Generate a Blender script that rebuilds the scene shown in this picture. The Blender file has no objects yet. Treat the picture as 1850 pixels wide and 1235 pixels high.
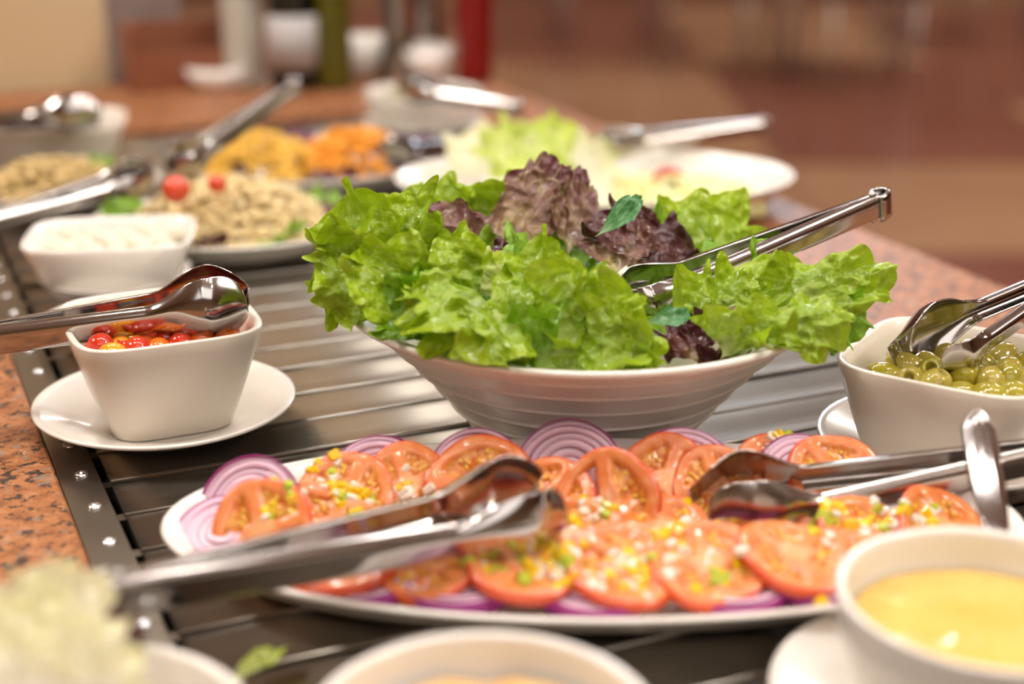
import bpy, bmesh, math, random
import numpy as np
from mathutils import Vector, Matrix
from mathutils.bvhtree import BVHTree

PI = math.pi
rad = math.radians
scn = bpy.context.scene
COL = scn.collection

# ------------------------------------------------------------------ camera
CAM_H, PITCH = 0.36, rad(19.3)
FPX, CX, CY = 2764.0, 925.0, 617.5
cd = bpy.data.cameras.new('camera')
cam = bpy.data.objects.new('camera', cd)
COL.objects.link(cam)
cam.location = (0, 0, CAM_H)
cam.rotation_euler = (PI / 2 - PITCH, 0, 0)
cd.sensor_width = 36.0
cd.lens = FPX / 1850.0 * 36.0
cd.clip_start, cd.clip_end = 0.01, 60
cd.dof.use_dof = True
cd.dof.focus_distance = 0.875
cd.dof.aperture_fstop = 2.8
scn.camera = cam

# ------------------------------------------------------------------ view + world
scn.view_settings.view_transform = 'Standard'
scn.view_settings.look = 'None'
scn.view_settings.gamma = 1.0
scn.view_settings.use_curve_mapping = False
scn.view_settings.exposure = 0.46
w = bpy.data.worlds.new('world')
scn.world = w
w.use_nodes = True
w.node_tree.nodes['Background'].inputs[0].default_value = (1.0, 0.9, 0.8, 1)
w.node_tree.nodes['Background'].inputs[1].default_value = 0.3


def area(name, loc, target, sx, sy, power, color):
    l = bpy.data.lights.new(name, 'AREA')
    l.shape = 'RECTANGLE'
    l.size, l.size_y, l.energy, l.color = sx, sy, power, color
    o = bpy.data.objects.new(name, l)
    COL.objects.link(o)
    o.location = loc
    o.rotation_euler = (Vector(target) - Vector(loc)).to_track_quat('-Z', 'Y').to_euler()
    return o


WARM, NEUT, COOL = (1.0, 0.92, 0.83), (1.0, 0.965, 0.92), (0.72, 0.85, 1.0)
# canopy lamps of the salad bar, ceiling lamps of the room, a far window, two added fill lights
def disc(name, loc, target, size, power, color):
    o = area(name, loc, target, size, size, power, color)
    o.data.shape = 'DISK'
    return o


for k in range(6):
    disc('canopy_lamp_near', (-0.55 + 0.24 * k, 0.80 + 0.10 * (k % 2), 1.25), (-0.2 + 0.1 * k, 0.78, 0), 0.09, 1.25, NEUT)
for k in range(5):
    disc('canopy_lamp_far', (-0.75 + 0.26 * k, 1.70 + 0.10 * (k % 2), 1.25), (-0.4 + 0.13 * k, 1.55, 0), 0.09, 1.4, NEUT)
for k in range(3):
    disc('canopy_lamp_front', (-0.25 + 0.4 * k, 0.05, 1.5), (-0.1 + 0.15 * k, 0.75, 0), 0.10, 1.0, WARM)
area('front_fill_lamp', (0.2, -1.3, 1.95), (0.05, 0.8, 0), 2.6, 1.6, 18, NEUT)  # added fill from behind the camera, brightens the fronts of the dishes
for i, (lx, ly) in enumerate(((-2.2, 1.0), (2.0, 0.2), (2.4, 4.5), (5.2, 4.5), (2.4, 8.5), (5.2, 8.5), (-1.2, 9.0))):
    area('ceiling_lamp', (lx, ly, 2.05), (lx, ly, 0), 0.6, 0.6, 34, WARM)
area('daylight_window', (0.74, 4.1, 1.27), (0.2, 0.9, 0), 0.50, 0.36, 14, COOL)
area('slat_fill_lamp', (-1.15, 4.0, 2.05), (-1.15, 4.0, 0), 1.3, 1.3, 26, WARM)  # added overhead fill, mirrored in the left slats to lighten them
for (lx, ly, lz) in ((-0.55, -0.5, 1.3), (0.75, -0.2, 1.4), (0.6, 1.5, 1.2), (-0.7, 0.9, 1.3)):
    l = bpy.data.lights.new('spot_bulb', 'POINT')
    l.energy, l.color, l.shadow_soft_size = 1.0, NEUT, 0.025
    o = bpy.data.objects.new('spot_bulb', l)
    COL.objects.link(o)
    o.location = (lx, ly, lz)


# ------------------------------------------------------------------ placing helpers
def ray(px, py):
    c, s = math.cos(PITCH), math.sin(PITCH)
    x, y = (px - CX) / FPX, -(py - CY) / FPX
    return np.array([x, c + y * s, -s + y * c])


def on(px, py, z=0.0):
    d = ray(px, py)
    return np.array([0, 0, CAM_H]) + d * ((z - CAM_H) / d[2])


def at(px, py, Y):
    d = ray(px, py)
    return np.array([0, 0, CAM_H]) + d * (Y / d[1])


A = rad(23.6)
CA, SA = math.cos(A), math.sin(A)


def cw(u, v, z=0.0):
    """counter coordinates (u across, v along) to world"""
    return np.array([u * CA - v * SA, u * SA + v * CA, z])


# ------------------------------------------------------------------ object helpers
def mesh(name, V, F, mat=None, smooth=True, col=None, uv=None):
    me = bpy.data.meshes.new(name)
    me.from_pydata(np.asarray(V, dtype=float).tolist(), [], [list(map(int, f)) for f in F])
    if smooth:
        me.polygons.foreach_set('use_smooth', [True] * len(me.polygons))
    if col is not None:
        a = me.color_attributes.new('col', 'FLOAT_COLOR', 'POINT')
        c = np.ones((len(V), 4))
        c[:, :3] = col
        a.data.foreach_set('color', c.ravel())
    if uv is not None:
        l = me.uv_layers.new(name='uv')
        idx = np.empty(len(me.loops), dtype=int)
        me.loops.foreach_get('vertex_index', idx)
        l.data.foreach_set('uv', np.asarray(uv)[idx].ravel())
    if mat:
        me.materials.append(mat)
    me.update()
    return me


def link(name, data, parent=None, M=None):
    o = bpy.data.objects.new(name, data)
    COL.objects.link(o)
    if parent is not None:
        o.parent = parent
    if M is not None:
        if parent is None:
            o.matrix_world = M
        else:
            o.matrix_local = M
    return o


def tag(o, label, cat=None, group=None, kind=None):
    if label:
        o['label'] = label
    if cat:
        o['category'] = cat
    if group:
        o['group'] = group
    if kind:
        o['kind'] = kind
    return o


def thing(name, label, cat, loc=(0, 0, 0), rz=0.0, group=None, M=None):
    o = bpy.data.objects.new(name, None)
    o.empty_display_size = 0.02
    COL.objects.link(o)
    if M is not None:
        o.matrix_world = M
    else:
        o.location = [float(c) for c in loc]
        o.rotation_euler = (0, 0, rz)
    return tag(o, label, cat, group)


def frame(origin, xdir, zhint):
    """matrix with local x along xdir and local z near zhint"""
    x = Vector(xdir).normalized()
    z = Vector(zhint)
    z = (z - x * z.dot(x)).normalized()
    y = z.cross(x)
    M = Matrix((x, y, z)).transposed().to_4x4()
    M.translation = Vector([float(c) for c in origin])
    return M


def nframe(origin, n, spin=0.0):
    n = Vector(n).normalized()
    x = Vector((1, 0, 0))
    x = (x - n * n.dot(x)).normalized()
    y = n.cross(x)
    M = Matrix((x, y, n)).transposed().to_4x4() @ Matrix.Rotation(spin, 4, 'Z')
    M.translation = Vector([float(c) for c in origin])
    return M


def grid_faces(nu, nv, wrap_v=False, off=0):
    F = []
    for i in range(nu - 1):
        for j in range(nv if wrap_v else nv - 1):
            k = (j + 1) % nv
            F.append((off + i * nv + j, off + i * nv + k, off + (i + 1) * nv + k, off + (i + 1) * nv + j))
    return F


def lathe(profile, n=64, sx=1.0, sy=1.0, cap0=False, cap1=False):
    V, m = [], len(profile)
    for r, z in profile:
        for j in range(n):
            a = 2 * PI * j / n
            V.append((r * math.cos(a) * sx, r * math.sin(a) * sy, z))
    F = grid_faces(m, n, True)
    if cap0:
        F.append(tuple(range(n - 1, -1, -1)))
    if cap1:
        F.append(tuple((m - 1) * n + j for j in range(n)))
    return V, F


def rings(levels, n=72, cap_first=False, cap_last=False):
    """levels: list of arrays (n,3)"""
    V = np.concatenate(levels)
    F = grid_faces(len(levels), n, True)
    if cap_first:
        F.append(tuple(range(n - 1, -1, -1)))
    if cap_last:
        o = (len(levels) - 1) * n
        F.append(tuple(o + j for j in range(n)))
    return V, F


def ell_ring(a, b, z, n=96, p=2.0):
    t = np.linspace(0, 2 * PI, n, endpoint=False)
    c, s = np.cos(t), np.sin(t)
    return np.stack([a * np.sign(c) * np.abs(c) ** (2 / p), b * np.sign(s) * np.abs(s) ** (2 / p), np.full(n, z)], 1)


def box_vf(x0, x1, y0, y1, z0, z1):
    V = [(x, y, z) for x in (x0, x1) for y in (y0, y1) for z in (z0, z1)]
    F = [(0, 1, 3, 2), (4, 6, 7, 5), (0, 4, 5, 1), (2, 3, 7, 6), (0, 2, 6, 4), (1, 5, 7, 3)]
    return V, F


def box_obj(name, x0, x1, y0, y1, z0, z1, mat, parent=None, bevel=0.0, M=None):
    V, F = box_vf(x0, x1, y0, y1, z0, z1)
    me = mesh(name, V, F, mat, smooth=False)
    if bevel:
        bm = bmesh.new()
        bm.from_mesh(me)
        bmesh.ops.recalc_face_normals(bm, faces=bm.faces)
        bmesh.ops.bevel(bm, geom=bm.edges[:], offset=bevel, segments=3, affect='EDGES', profile=0.7)
        bm.to_mesh(me)
        bm.free()
    return link(name, me, parent, M)


def solid(o, t, off=0.0):
    m = o.modifiers.new('thickness', 'SOLIDIFY')
    m.thickness, m.offset = t, off
    return o


def hsh(ix, iy, seed):
    n = (ix.astype(np.int64) * 374761393 + iy.astype(np.int64) * 668265263 + seed * 1442695041) & 0x7fffffff
    n = ((n ^ (n >> 13)) * 1274126177) & 0x7fffffff
    return ((n ^ (n >> 16)) & 0xffff) / 65535.0


def vnoise(x, y, seed=0):
    ix, iy = np.floor(x), np.floor(y)
    fx, fy = x - ix, y - iy
    fx, fy = fx * fx * (3 - 2 * fx), fy * fy * (3 - 2 * fy)
    a, b = hsh(ix, iy, seed), hsh(ix + 1, iy, seed)
    c, d = hsh(ix, iy + 1, seed), hsh(ix + 1, iy + 1, seed)
    return (a * (1 - fx) + b * fx) * (1 - fy) + (c * (1 - fx) + d * fx) * fy


def sstep(a, b, x):
    t = np.clip((x - a) / (b - a), 0, 1)
    return t * t * (3 - 2 * t)


# ------------------------------------------------------------------ materials
def lin(h):
    h = h.lstrip('#')
    r = [int(h[i:i + 2], 16) / 255 for i in (0, 2, 4)]
    return tuple(c / 12.92 if c <= 0.04045 else ((c + 0.055) / 1.055) ** 2.4 for c in r)


def mat(name, color='#ffffff', rough=0.4, metal=0.0, sss=0.0, coat=0.0, trans=0.0, ior=1.45, spec=0.5, sssr=0.004):
    m = bpy.data.materials.new(name)
    m.use_nodes = True
    b = m.node_tree.nodes['Principled BSDF']
    b.inputs['Base Color'].default_value = (*lin(color), 1)
    b.inputs['Roughness'].default_value = rough
    b.inputs['Metallic'].default_value = metal
    b.inputs['Subsurface Weight'].default_value = sss
    b.inputs['Subsurface Radius'].default_value = (1.0, 0.6, 0.4)
    b.inputs['Subsurface Scale'].default_value = sssr
    b.inputs['Coat Weight'].default_value = coat
    b.inputs['Coat Roughness'].default_value = 0.08
    b.inputs['Transmission Weight'].default_value = trans
    b.inputs['IOR'].default_value = ior
    b.inputs['Specular IOR Level'].default_value = spec
    return m


def nd(m, t, **kw):
    n = m.node_tree.nodes.new(t)
    for k, v in kw.items():
        if k in n.inputs.keys():
            n.inputs[k].default_value = v
        else:
            setattr(n, k, v)
    return n


def lk(m, a, b):
    m.node_tree.links.new(a, b)


def bsdf(m):
    return m.node_tree.nodes['Principled BSDF']


def ramp(m, fac, stops):
    r = nd(m, 'ShaderNodeValToRGB')
    e = r.color_ramp.elements
    while len(e) < len(stops):
        e.new(0.5)
    for x, (p, c) in zip(e, stops):
        x.position = p
        x.color = (*lin(c), 1) if isinstance(c, str) else (c, c, c, 1)
    lk(m, fac, r.inputs['Fac'])
    return r


def bump(m, height, strength=0.3, dist=0.001):
    b = nd(m, 'ShaderNodeBump')
    b.inputs['Strength'].default_value = strength
    b.inputs['Distance'].default_value = dist
    lk(m, height, b.inputs['Height'])
    lk(m, b.outputs['Normal'], bsdf(m).inputs['Normal'])
    return b


def objcoord(m, scale=(1, 1, 1)):
    tc = nd(m, 'ShaderNodeTexCoord')
    mp = nd(m, 'ShaderNodeMapping')
    mp.inputs['Scale'].default_value = scale
    lk(m, tc.outputs['Object'], mp.inputs['Vector'])
    return mp.outputs['Vector']


def mottled(name, c0, c1, scale, rough=0.4, sss=0.0, coat=0.0, detail=3.0, bs=0.0, bd=0.001):
    m = mat(name, c0, rough, sss=sss, coat=coat)
    n = nd(m, 'ShaderNodeTexNoise')
    n.inputs['Scale'].default_value = scale
    n.inputs['Detail'].default_value = detail
    lk(m, objcoord(m), n.inputs['Vector'])
    r = ramp(m, n.outputs['Fac'], [(0.3, c0), (0.7, c1)])
    lk(m, r.outputs['Color'], bsdf(m).inputs['Base Color'])
    if bs:
        bump(m, n.outputs['Fac'], bs, bd)
    return m


def vcol_mat(name, rough=0.3, sss=0.15, coat=0.2, nscale=900, bs=0.25, bd=0.0006):
    m = mat(name, '#ffffff', rough, sss=sss, coat=coat)
    a = nd(m, 'ShaderNodeVertexColor')
    a.layer_name = 'col'
    lk(m, a.outputs['Color'], bsdf(m).inputs['Base Color'])
    n = nd(m, 'ShaderNodeTexNoise')
    n.inputs['Scale'].default_value = nscale
    lk(m, objcoord(m), n.inputs['Vector'])
    bump(m, n.outputs['Fac'], bs, bd)
    return m


M_PORC = mat('white_porcelain', '#efe9e0', 0.22, coat=0.5)
M_PORC2 = mat('ivory_porcelain', '#e6dccd', 0.3, coat=0.25)
M_CHROME = mat('polished_steel', '#b8b3b0', 0.13, 1.0)
M_CHROME_B = mat('brushed_tongs_steel', '#bdb6b0', 0.22, 1.0)
M_DARK = mat('dark_void', '#141210', 0.5)
M_RAIL = mat('rail_steel', '#7e776e', 0.3, 1.0)
M_SCREW = mat('screw_steel', '#dadde0', 0.18, 1.0)


def steel_mat():
    m = mat('slat_steel', '#8d8880', 0.22, 1.0)
    n = nd(m, 'ShaderNodeTexNoise')
    n.inputs['Scale'].default_value = 1.0
    n.inputs['Detail'].default_value = 5
    lk(m, objcoord(m, (3, 700, 60)), n.inputs['Vector'])
    r = ramp(m, n.outputs['Fac'], [(0.2, 0.26), (0.8, 0.31)])
    lk(m, r.outputs['Color'], bsdf(m).inputs['Roughness'])
    n2 = nd(m, 'ShaderNodeTexNoise')
    n2.inputs['Scale'].default_value = 14
    lk(m, objcoord(m), n2.inputs['Vector'])
    r2 = ramp(m, n2.outputs['Fac'], [(0.3, '#98938a'), (0.7, '#aaa59c')])
    lk(m, r2.outputs['Color'], bsdf(m).inputs['Base Color'])
    return m


M_SLAT = steel_mat()


def granite_mat():
    m = mat('red_granite', '#a9663c', 0.5, spec=0.3)
    v = objcoord(m)
    n = nd(m, 'ShaderNodeTexNoise', Scale=115.0, Detail=6.0, Roughness=0.65)
    lk(m, v, n.inputs['Vector'])
    r = ramp(m, n.outputs['Fac'], [(0.28, '#6c4430'), (0.45, '#9a6038'), (0.58, '#ae7348'), (0.72, '#bb8f72')])
    vo = nd(m, 'ShaderNodeTexVoronoi', Scale=110.0)
    n3 = nd(m, 'ShaderNodeTexNoise', Scale=150.0, Detail=5.0, Roughness=0.7)
    lk(m, v, n3.inputs['Vector'])
    lk(m, v, vo.inputs['Vector'])
    dk = ramp(m, n3.outputs['Fac'], [(0.41, 1.0), (0.48, 0.0)])
    mx = nd(m, 'ShaderNodeMix', data_type='RGBA')
    lk(m, dk.outputs['Color'], mx.inputs[0])
    lk(m, r.outputs['Color'], mx.inputs[6])
    mx.inputs[7].default_value = (*lin('#3b312b'), 1)
    n4 = nd(m, 'ShaderNodeTexNoise', Scale=100.0, Detail=4.0)
    lk(m, v, n4.inputs['Vector'])
    gy = ramp(m, n4.outputs['Fac'], [(0.60, 0.0), (0.68, 0.75)])
    mx2 = nd(m, 'ShaderNodeMix', data_type='RGBA')
    lk(m, gy.outputs['Color'], mx2.inputs[0])
    lk(m, mx.outputs[2], mx2.inputs[6])
    mx2.inputs[7].default_value = (*lin('#8d7d70'), 1)
    lk(m, mx2.outputs[2], bsdf(m).inputs['Base Color'])
    return m


M_GRANITE = granite_mat()


def leaf_mat(name, base, mid, edge, vein, trans=0.35, rough=0.26, bscale=150, bs=0.55, blot=None):
    """uv.y runs from the stem (0) to the margin (1), uv.x across"""
    m = mat(name, mid, rough, spec=0.45)
    uv = nd(m, 'ShaderNodeUVMap')
    uv.uv_map = 'uv'
    sep = nd(m, 'ShaderNodeSeparateXYZ')
    lk(m, uv.outputs['UV'], sep.inputs[0])
    n = nd(m, 'ShaderNodeTexNoise', Scale=45.0, Detail=4.0)
    lk(m, objcoord(m), n.inputs['Vector'])
    ad = nd(m, 'ShaderNodeMath', operation='MULTIPLY_ADD')
    lk(m, n.outputs['Fac'], ad.inputs[0])
    ad.inputs[1].default_value = 0.5
    ad2 = nd(m, 'ShaderNodeMath', operation='SUBTRACT')
    lk(m, sep.outputs['Y'], ad.inputs[2])
    lk(m, ad.outputs[0], ad2.inputs[0])
    ad2.inputs[1].default_value = 0.25
    r = ramp(m, ad2.outputs[0], [(0.05, base), (0.42, mid), (0.95, edge)])
    # veins: thin pale radial lines
    wv = nd(m, 'ShaderNodeTexVoronoi', feature='DISTANCE_TO_EDGE', Scale=1.0)
    mp = nd(m, 'ShaderNodeMapping')
    mp.inputs['Scale'].default_value = (7.0, 5.0, 1)
    lk(m, uv.outputs['UV'], mp.inputs['Vector'])
    lk(m, mp.outputs['Vector'], wv.inputs['Vector'])
    vr = ramp(m, wv.outputs['Distance'], [(0.0, 0.55), (0.09, 0.0)])
    mx = nd(m, 'ShaderNodeMix', data_type='RGBA')
    lk(m, vr.outputs['Color'], mx.inputs[0])
    lk(m, r.outputs['Color'], mx.inputs[6])
    mx.inputs[7].default_value = (*lin(vein), 1)
    out = mx.outputs[2]
    if blot:
        n2 = nd(m, 'ShaderNodeTexNoise', Scale=70.0, Detail=3.0)
        lk(m, objcoord(m), n2.inputs['Vector'])
        br = ramp(m, n2.outputs['Fac'], [(0.45, 0.0), (0.62, 0.8)])
        mx2 = nd(m, 'ShaderNodeMix', data_type='RGBA')
        lk(m, br.outputs['Color'], mx2.inputs[0])
        lk(m, out, mx2.inputs[6])
        mx2.inputs[7].default_value = (*lin(blot), 1)
        out = mx2.outputs[2]
    lk(m, out, bsdf(m).inputs['Base Color'])
    vb = nd(m, 'ShaderNodeTexVoronoi', feature='SMOOTH_F1', Scale=float(bscale))
    lk(m, objcoord(m), vb.inputs['Vector'])
    n9 = nd(m, 'ShaderNodeTexNoise', Scale=420.0, Detail=2.0)
    lk(m, objcoord(m), n9.inputs['Vector'])
    sm = nd(m, 'ShaderNodeMath', operation='MULTIPLY_ADD')
    lk(m, n9.outputs['Fac'], sm.inputs[0])
    sm.inputs[1].default_value = -0.22
    lk(m, vb.outputs['Distance'], sm.inputs[2])
    bsdf(m).inputs['Coat Weight'].default_value = 0.35
    bsdf(m).inputs['Coat Roughness'].default_value = 0.12
    bp = bump(m, sm.outputs[0], min(1.0, bs * 1.8), 0.0042)
    bp.invert = True
    tr = nd(m, 'ShaderNodeBsdfTranslucent')
    lk(m, out, tr.inputs['Color'])
    ms = nd(m, 'ShaderNodeMixShader')
    ms.inputs[0].default_value = trans
    lk(m, bsdf(m).outputs[0], ms.inputs[1])
    lk(m, tr.outputs[0], ms.inputs[2])
    lk(m, ms.outputs[0], m.node_tree.nodes['Material Output'].inputs['Surface'])
    return m


M_LEAF = leaf_mat('green_lettuce', '#cfd890', '#86a81c', '#a2bf1c', '#b6c850', trans=0.28)
M_LEAF_D = leaf_mat('deep_green_lettuce', '#a9c45a', '#6f9c1a', '#7fae18', '#98bb44', trans=0.25)
M_LEAF_P = leaf_mat('pale_lettuce', '#e9edc4', '#d2dd84', '#c3d648', '#e6ebb4')
M_LEAF_R = leaf_mat('red_lettuce', '#c9bd7a', '#a98a66', '#6b3a40', '#bda878', trans=0.22, blot='#7d5450')
M_LEAF_RD = leaf_mat('dark_red_lettuce', '#a9985a', '#6b3735', '#4a1f26', '#86604c', trans=0.2, blot='#43181f')
M_ICE = leaf_mat('iceberg_lettuce', '#f8f5e6', '#f5f2dc', '#efebbc', '#faf8ee', trans=0.45, bs=0.2)
M_ROCKET = leaf_mat('rocket_leaf', '#a9c9a0', '#5f9a5a', '#4f8f55', '#a3c79c', bs=0.15)
M_PURPLE = leaf_mat('radicchio', '#8a4a68', '#5a1f3e', '#4a1734', '#9b6a80', trans=0.15)

# ------------------------------------------------------------------ room shell
M_FLOOR = mottled('red_brown_floor', '#7c483c', '#8c584a', 1.2, rough=0.22)
M_WALL = mottled('beige_wall', '#c9af88', '#d0b892', 2.0, rough=0.7)
M_WALLB = mottled('brown_wall', '#9c7457', '#a67e60', 1.0, rough=0.6)
M_CEIL = mat('ceiling_paint', '#ebe2d4', 0.8)
FZ = -0.9


def struct(name, x0, x1, y0, y1, z0, z1, m):
    o = box_obj(name, x0, x1, y0, y1, z0, z1, m)
    o['kind'] = 'structure'
    return o


# floor of large glossy tiles, laid one by one where they can be told apart
fl = struct('floor', -5.0, 9.0, -4.0, 12.0, FZ - 0.12, FZ - 0.012, mat('floor_joint', '#4a2f26', 0.6))
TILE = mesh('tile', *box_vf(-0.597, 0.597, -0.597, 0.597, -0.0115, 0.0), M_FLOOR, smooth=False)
TILE2 = mesh('tile', *box_vf(-0.597, 0.597, -0.597, 0.597, -0.0115, 0.0), mottled('tan_reflection_tile', '#a87f60', '#b48c6c', 1.5, rough=0.22), smooth=False)  # tan colour stands in for lights and walls reflected in the floor
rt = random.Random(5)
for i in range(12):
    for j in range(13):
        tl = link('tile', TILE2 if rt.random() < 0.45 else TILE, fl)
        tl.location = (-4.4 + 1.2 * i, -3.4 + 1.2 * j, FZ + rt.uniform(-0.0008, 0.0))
struct('ceiling', -5.0, 9.0, -4.0, 12.0, 2.1, 2.2, M_CEIL)
struct('wall_back', -5.0, 9.0, 12.0, 12.15, FZ - 0.012, 2.1, M_WALLB)
struct('wall_left', -5.15, -5.0, -4.0, 12.0, FZ - 0.012, 2.1, M_WALL)
struct('wall_right', 9.0, 9.15, -4.0, 12.0, FZ - 0.012, 2.1, M_WALLB)
struct('wall_front', -5.0, 9.0, -4.15, -4.0, FZ - 0.012, 2.1, M_WALL)
# beige pillar standing at the far left corner of the counter
MC = Matrix.Rotation(A, 4, 'Z')


def cbox(name, u0, u1, v0, v1, z0, z1, m, parent=None, bevel=0.0):
    return box_obj(name, u0, u1, v0, v1, z0, z1, m, parent, bevel, M=MC if parent is None else None)


p = cbox('trim_1', -0.25, 0.335, 2.13, 2.75, FZ, 2.1, M_WALL, bevel=0.01)
p['kind'] = 'structure'
p = cbox('trim_2', 0.335, 0.455, 2.22, 2.75, FZ, 2.1, mottled('mauve_upright', '#8d7a74', '#98857e', 2, rough=0.6), bevel=0.01)  # mauve box next to the pillar, set slightly further back
p['kind'] = 'structure'

# ------------------------------------------------------------------ the counter
U0, U1, UO = 0.081, 0.644, 0.816
V0, V1, VE = 0.20, 1.80, 2.11
ctr = thing('salad_bar_counter', 'long salad bar counter of red granite around a well of steel slats', 'counter')
ctr.matrix_world = MC
o = cbox('granite_edge', -0.14, U0, V0, VE, -0.035, 0.004, M_GRANITE, ctr, bevel=0.004)
o = cbox('granite_edge', U1, UO, V0, VE, -0.035, 0.004, M_GRANITE, ctr, bevel=0.008)
o = cbox('granite_edge', U0, U1, V1, VE, -0.035, 0.004, M_GRANITE, ctr, bevel=0.004)
o = cbox('cabinet_body', -0.10, UO - 0.035, V0, VE - 0.03, FZ, -0.035, mottled('brown_cabinet', '#6d4331', '#7d4f3a', 3, rough=0.4), ctr)
o = cbox('well_pan', U0, U1, V0, V1, -0.034, -0.026, M_DARK, ctr)


def rail(u0, u1, side):
    V = [(u0, V0, 0.0), (u1, V0, 0.0), (u1, V0, -0.004), (u0, V0, -0.004)]
    V += [(x, V1, z) for x, _, z in V]
    r = cbox('steel_rail', u0, u1, V0, V1, -0.006, 0.0012, M_RAIL, ctr, bevel=0.0008)
    sm, sf = lathe([(0.0001, 0.0019), (0.0008, 0.0018), (0.001, 0.0008), (0.0016, 0.0009), (0.0028, 0.0016), (0.0040, 0.0007), (0.0042, 0.0)], 18)
    smesh = bpy.data.meshes.get('screw') or mesh('screw', sm, sf, M_SCREW)
    v = 0.736 - 0.046 * 10
    while v < V1 - 0.02:
        s = link('screw', smesh, r)
        s.location = ((u0 + u1) / 2 + 0.002 * side, v, 0.0012)
        v += 0.046
    # bent tabs that carry the slats
    return r


r1 = rail(U0 + 0.0005, 0.1035, 1)
r2 = rail(U1 - 0.022, U1 - 0.0005, -1)
# slats: shallow troughs with a raised bead along the near edge
PITCHV = 0.0457
prof = []
for k in range(9):
    a = PI * (1 - k / 8)
    prof.append((0.0026 + 0.0020 * math.cos(a), -0.0012 + 0.0014 * math.sin(a)))
prof += [(0.0070, -0.0014), (0.014, -0.0020), (0.022, -0.0019), (0.030, -0.0015), (0.038, -0.0013), (0.0446, -0.0012), (0.0460, -0.0014)]
prof = [(prof[0][0], -0.009)] + prof + [(0.0460, -0.009)]
us = (0.1085, U1 - 0.0225)
V = [(u, y, z) for u in us for (y, z) in prof]
n = len(prof)
F = [(j, j + 1, n + j + 1, n + j) for j in range(n - 1)] + [tuple(range(n - 1, -1, -1)), tuple(range(n, 2 * n))]
SLAT = mesh('steel_slat', V, F, M_SLAT, smooth=False)
bmS = bmesh.new()
bmS.from_mesh(SLAT)
for f in bmS.faces:
    f.smooth = len(f.verts) == 4
bmS.to_mesh(SLAT)
bmS.free()
rs = random.Random(3)
v = 0.725 - PITCHV * 11
k = 0
while v < V1 - 0.05:
    s = link('steel_slat', SLAT, ctr)
    near = v - 0.003
    shift = {0: 0}.get(k, 0)
    s.location = (0, near + (0.003 if abs(v - 0.955) < 0.024 or abs(v - 0.60) < 0.024 else 0) + rs.uniform(-0.0002, 0.0002), rs.uniform(-0.0004, 0.0003))
    s.rotation_euler = (rs.uniform(-0.006, 0.006), 0, 0)
    v += PITCHV
    k += 1
# supports under the slats showing in the slot beside the rail
TAB = mesh('support_tab', *box_vf(0.1035, 0.112, -0.004, 0.004, -0.012, -0.003), M_RAIL, smooth=False)
v = 0.725 - PITCHV * 8
while v < V1 - 0.05:
    s = link('support_tab', TAB, ctr)
    s.location = (0, v + 0.001, 0)
    v += PITCHV


# ------------------------------------------------------------------ dishes
def saucer(label, cx, cy, R, m=M_PORC, group=None):
    pr = [(0.0001, 0.0036), (R * 0.48, 0.0036), (R * 0.56, 0.0048), (R * 0.72, 0.0105), (R * 0.93, 0.0158), (R * 0.985, 0.0172),
          (R, 0.0168), (R, 0.0155), (R * 0.97, 0.0140), (R * 0.74, 0.0075), (R * 0.60, 0.0016), (R * 0.57, 0.0), (R * 0.52, 0.0), (R * 0.5, 0.0014), (0.0001, 0.0014)]
    V, F = lathe(pr, 80)
    o = link('saucer', mesh('saucer', V, F, m))
    o.location = (cx, cy, 0.0016)
    return tag(o, label, 'saucer', group)


def square_bowl(label, cx, cy, z0, hw, hd, bw, bd, h, rz, m=M_PORC2, p0=5.0, p1=4.5):
    lv = []
    n = 96
    T = 0.0032
    lv.append(ell_ring(bw * 0.6, bd * 0.6, 0.001, n, p0))
    lv.append(ell_ring(bw * 0.93, bd * 0.93, 0.0, n, p0))
    for k in range(9):
        t = k / 8
        s = t ** 0.9
        lv.append(ell_ring(bw + (hw - bw) * s, bd + (hd - bd) * s, 0.002 + (h - 0.003) * t, n, p0 + (p1 - p0) * t))
    lv.append(ell_ring(hw - 0.0006, hd - 0.0006, h, n, p1))
    lv.append(ell_ring(hw - T + 0.0006, hd - T + 0.0006, h, n, p1))
    for k in range(8, -1, -1):
        t = k / 8
        s = t ** 0.9
        lv.append(ell_ring(bw + (hw - bw) * s - T - 0.001, bd + (hd - bd) * s - T - 0.001, 0.006 + (h - 0.007) * t, n, p0 + (p1 - p0) * t))
    lv.append(ell_ring(bw * 0.5, bd * 0.5, 0.0045, n, p0))
    V, F = rings(lv, n, True, True)
    o = link('square_bowl', mesh('square_bowl', V, F, m))
    o.location = (cx, cy, z0)
    o.rotation_euler = (0, 0, rz)
    return tag(o, label, 'bowl')


def round_bowl(name, label, cx, cy, z0, R, h, foot, m=M_PORC):
    pr = [(0.0001, 0.002), (foot * 0.9, 0.0015), (foot * 0.95, 0.0), (foot, 0.0), (foot * 1.03, 0.003)]
    for k in range(1, 13):
        t = k / 12
        pr.append((foot * 1.03 + (R - foot * 1.03) * math.sin(t * PI / 2) ** 0.9, 0.003 + (h - 0.004) * t ** 1.25))
    pr += [(R, h - 0.0004), (R - 0.001, h), (R - 0.0026, h), (R - 0.0036, h - 0.0008)]
    for k in range(12, -1, -1):
        t = k / 12
        pr.append((max(0.0001, foot * 0.9 + (R - 0.0040 - foot * 0.9) * math.sin(t * PI / 2) ** 0.9), 0.007 + (h - 0.0085) * t ** 1.25))
    pr.append((0.0001, 0.006))
    V, F = lathe(pr, 96)
    o = link(name, mesh(name, V, F, m))
    o.location = (cx, cy, z0)
    return tag(o, label, 'bowl')


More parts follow.
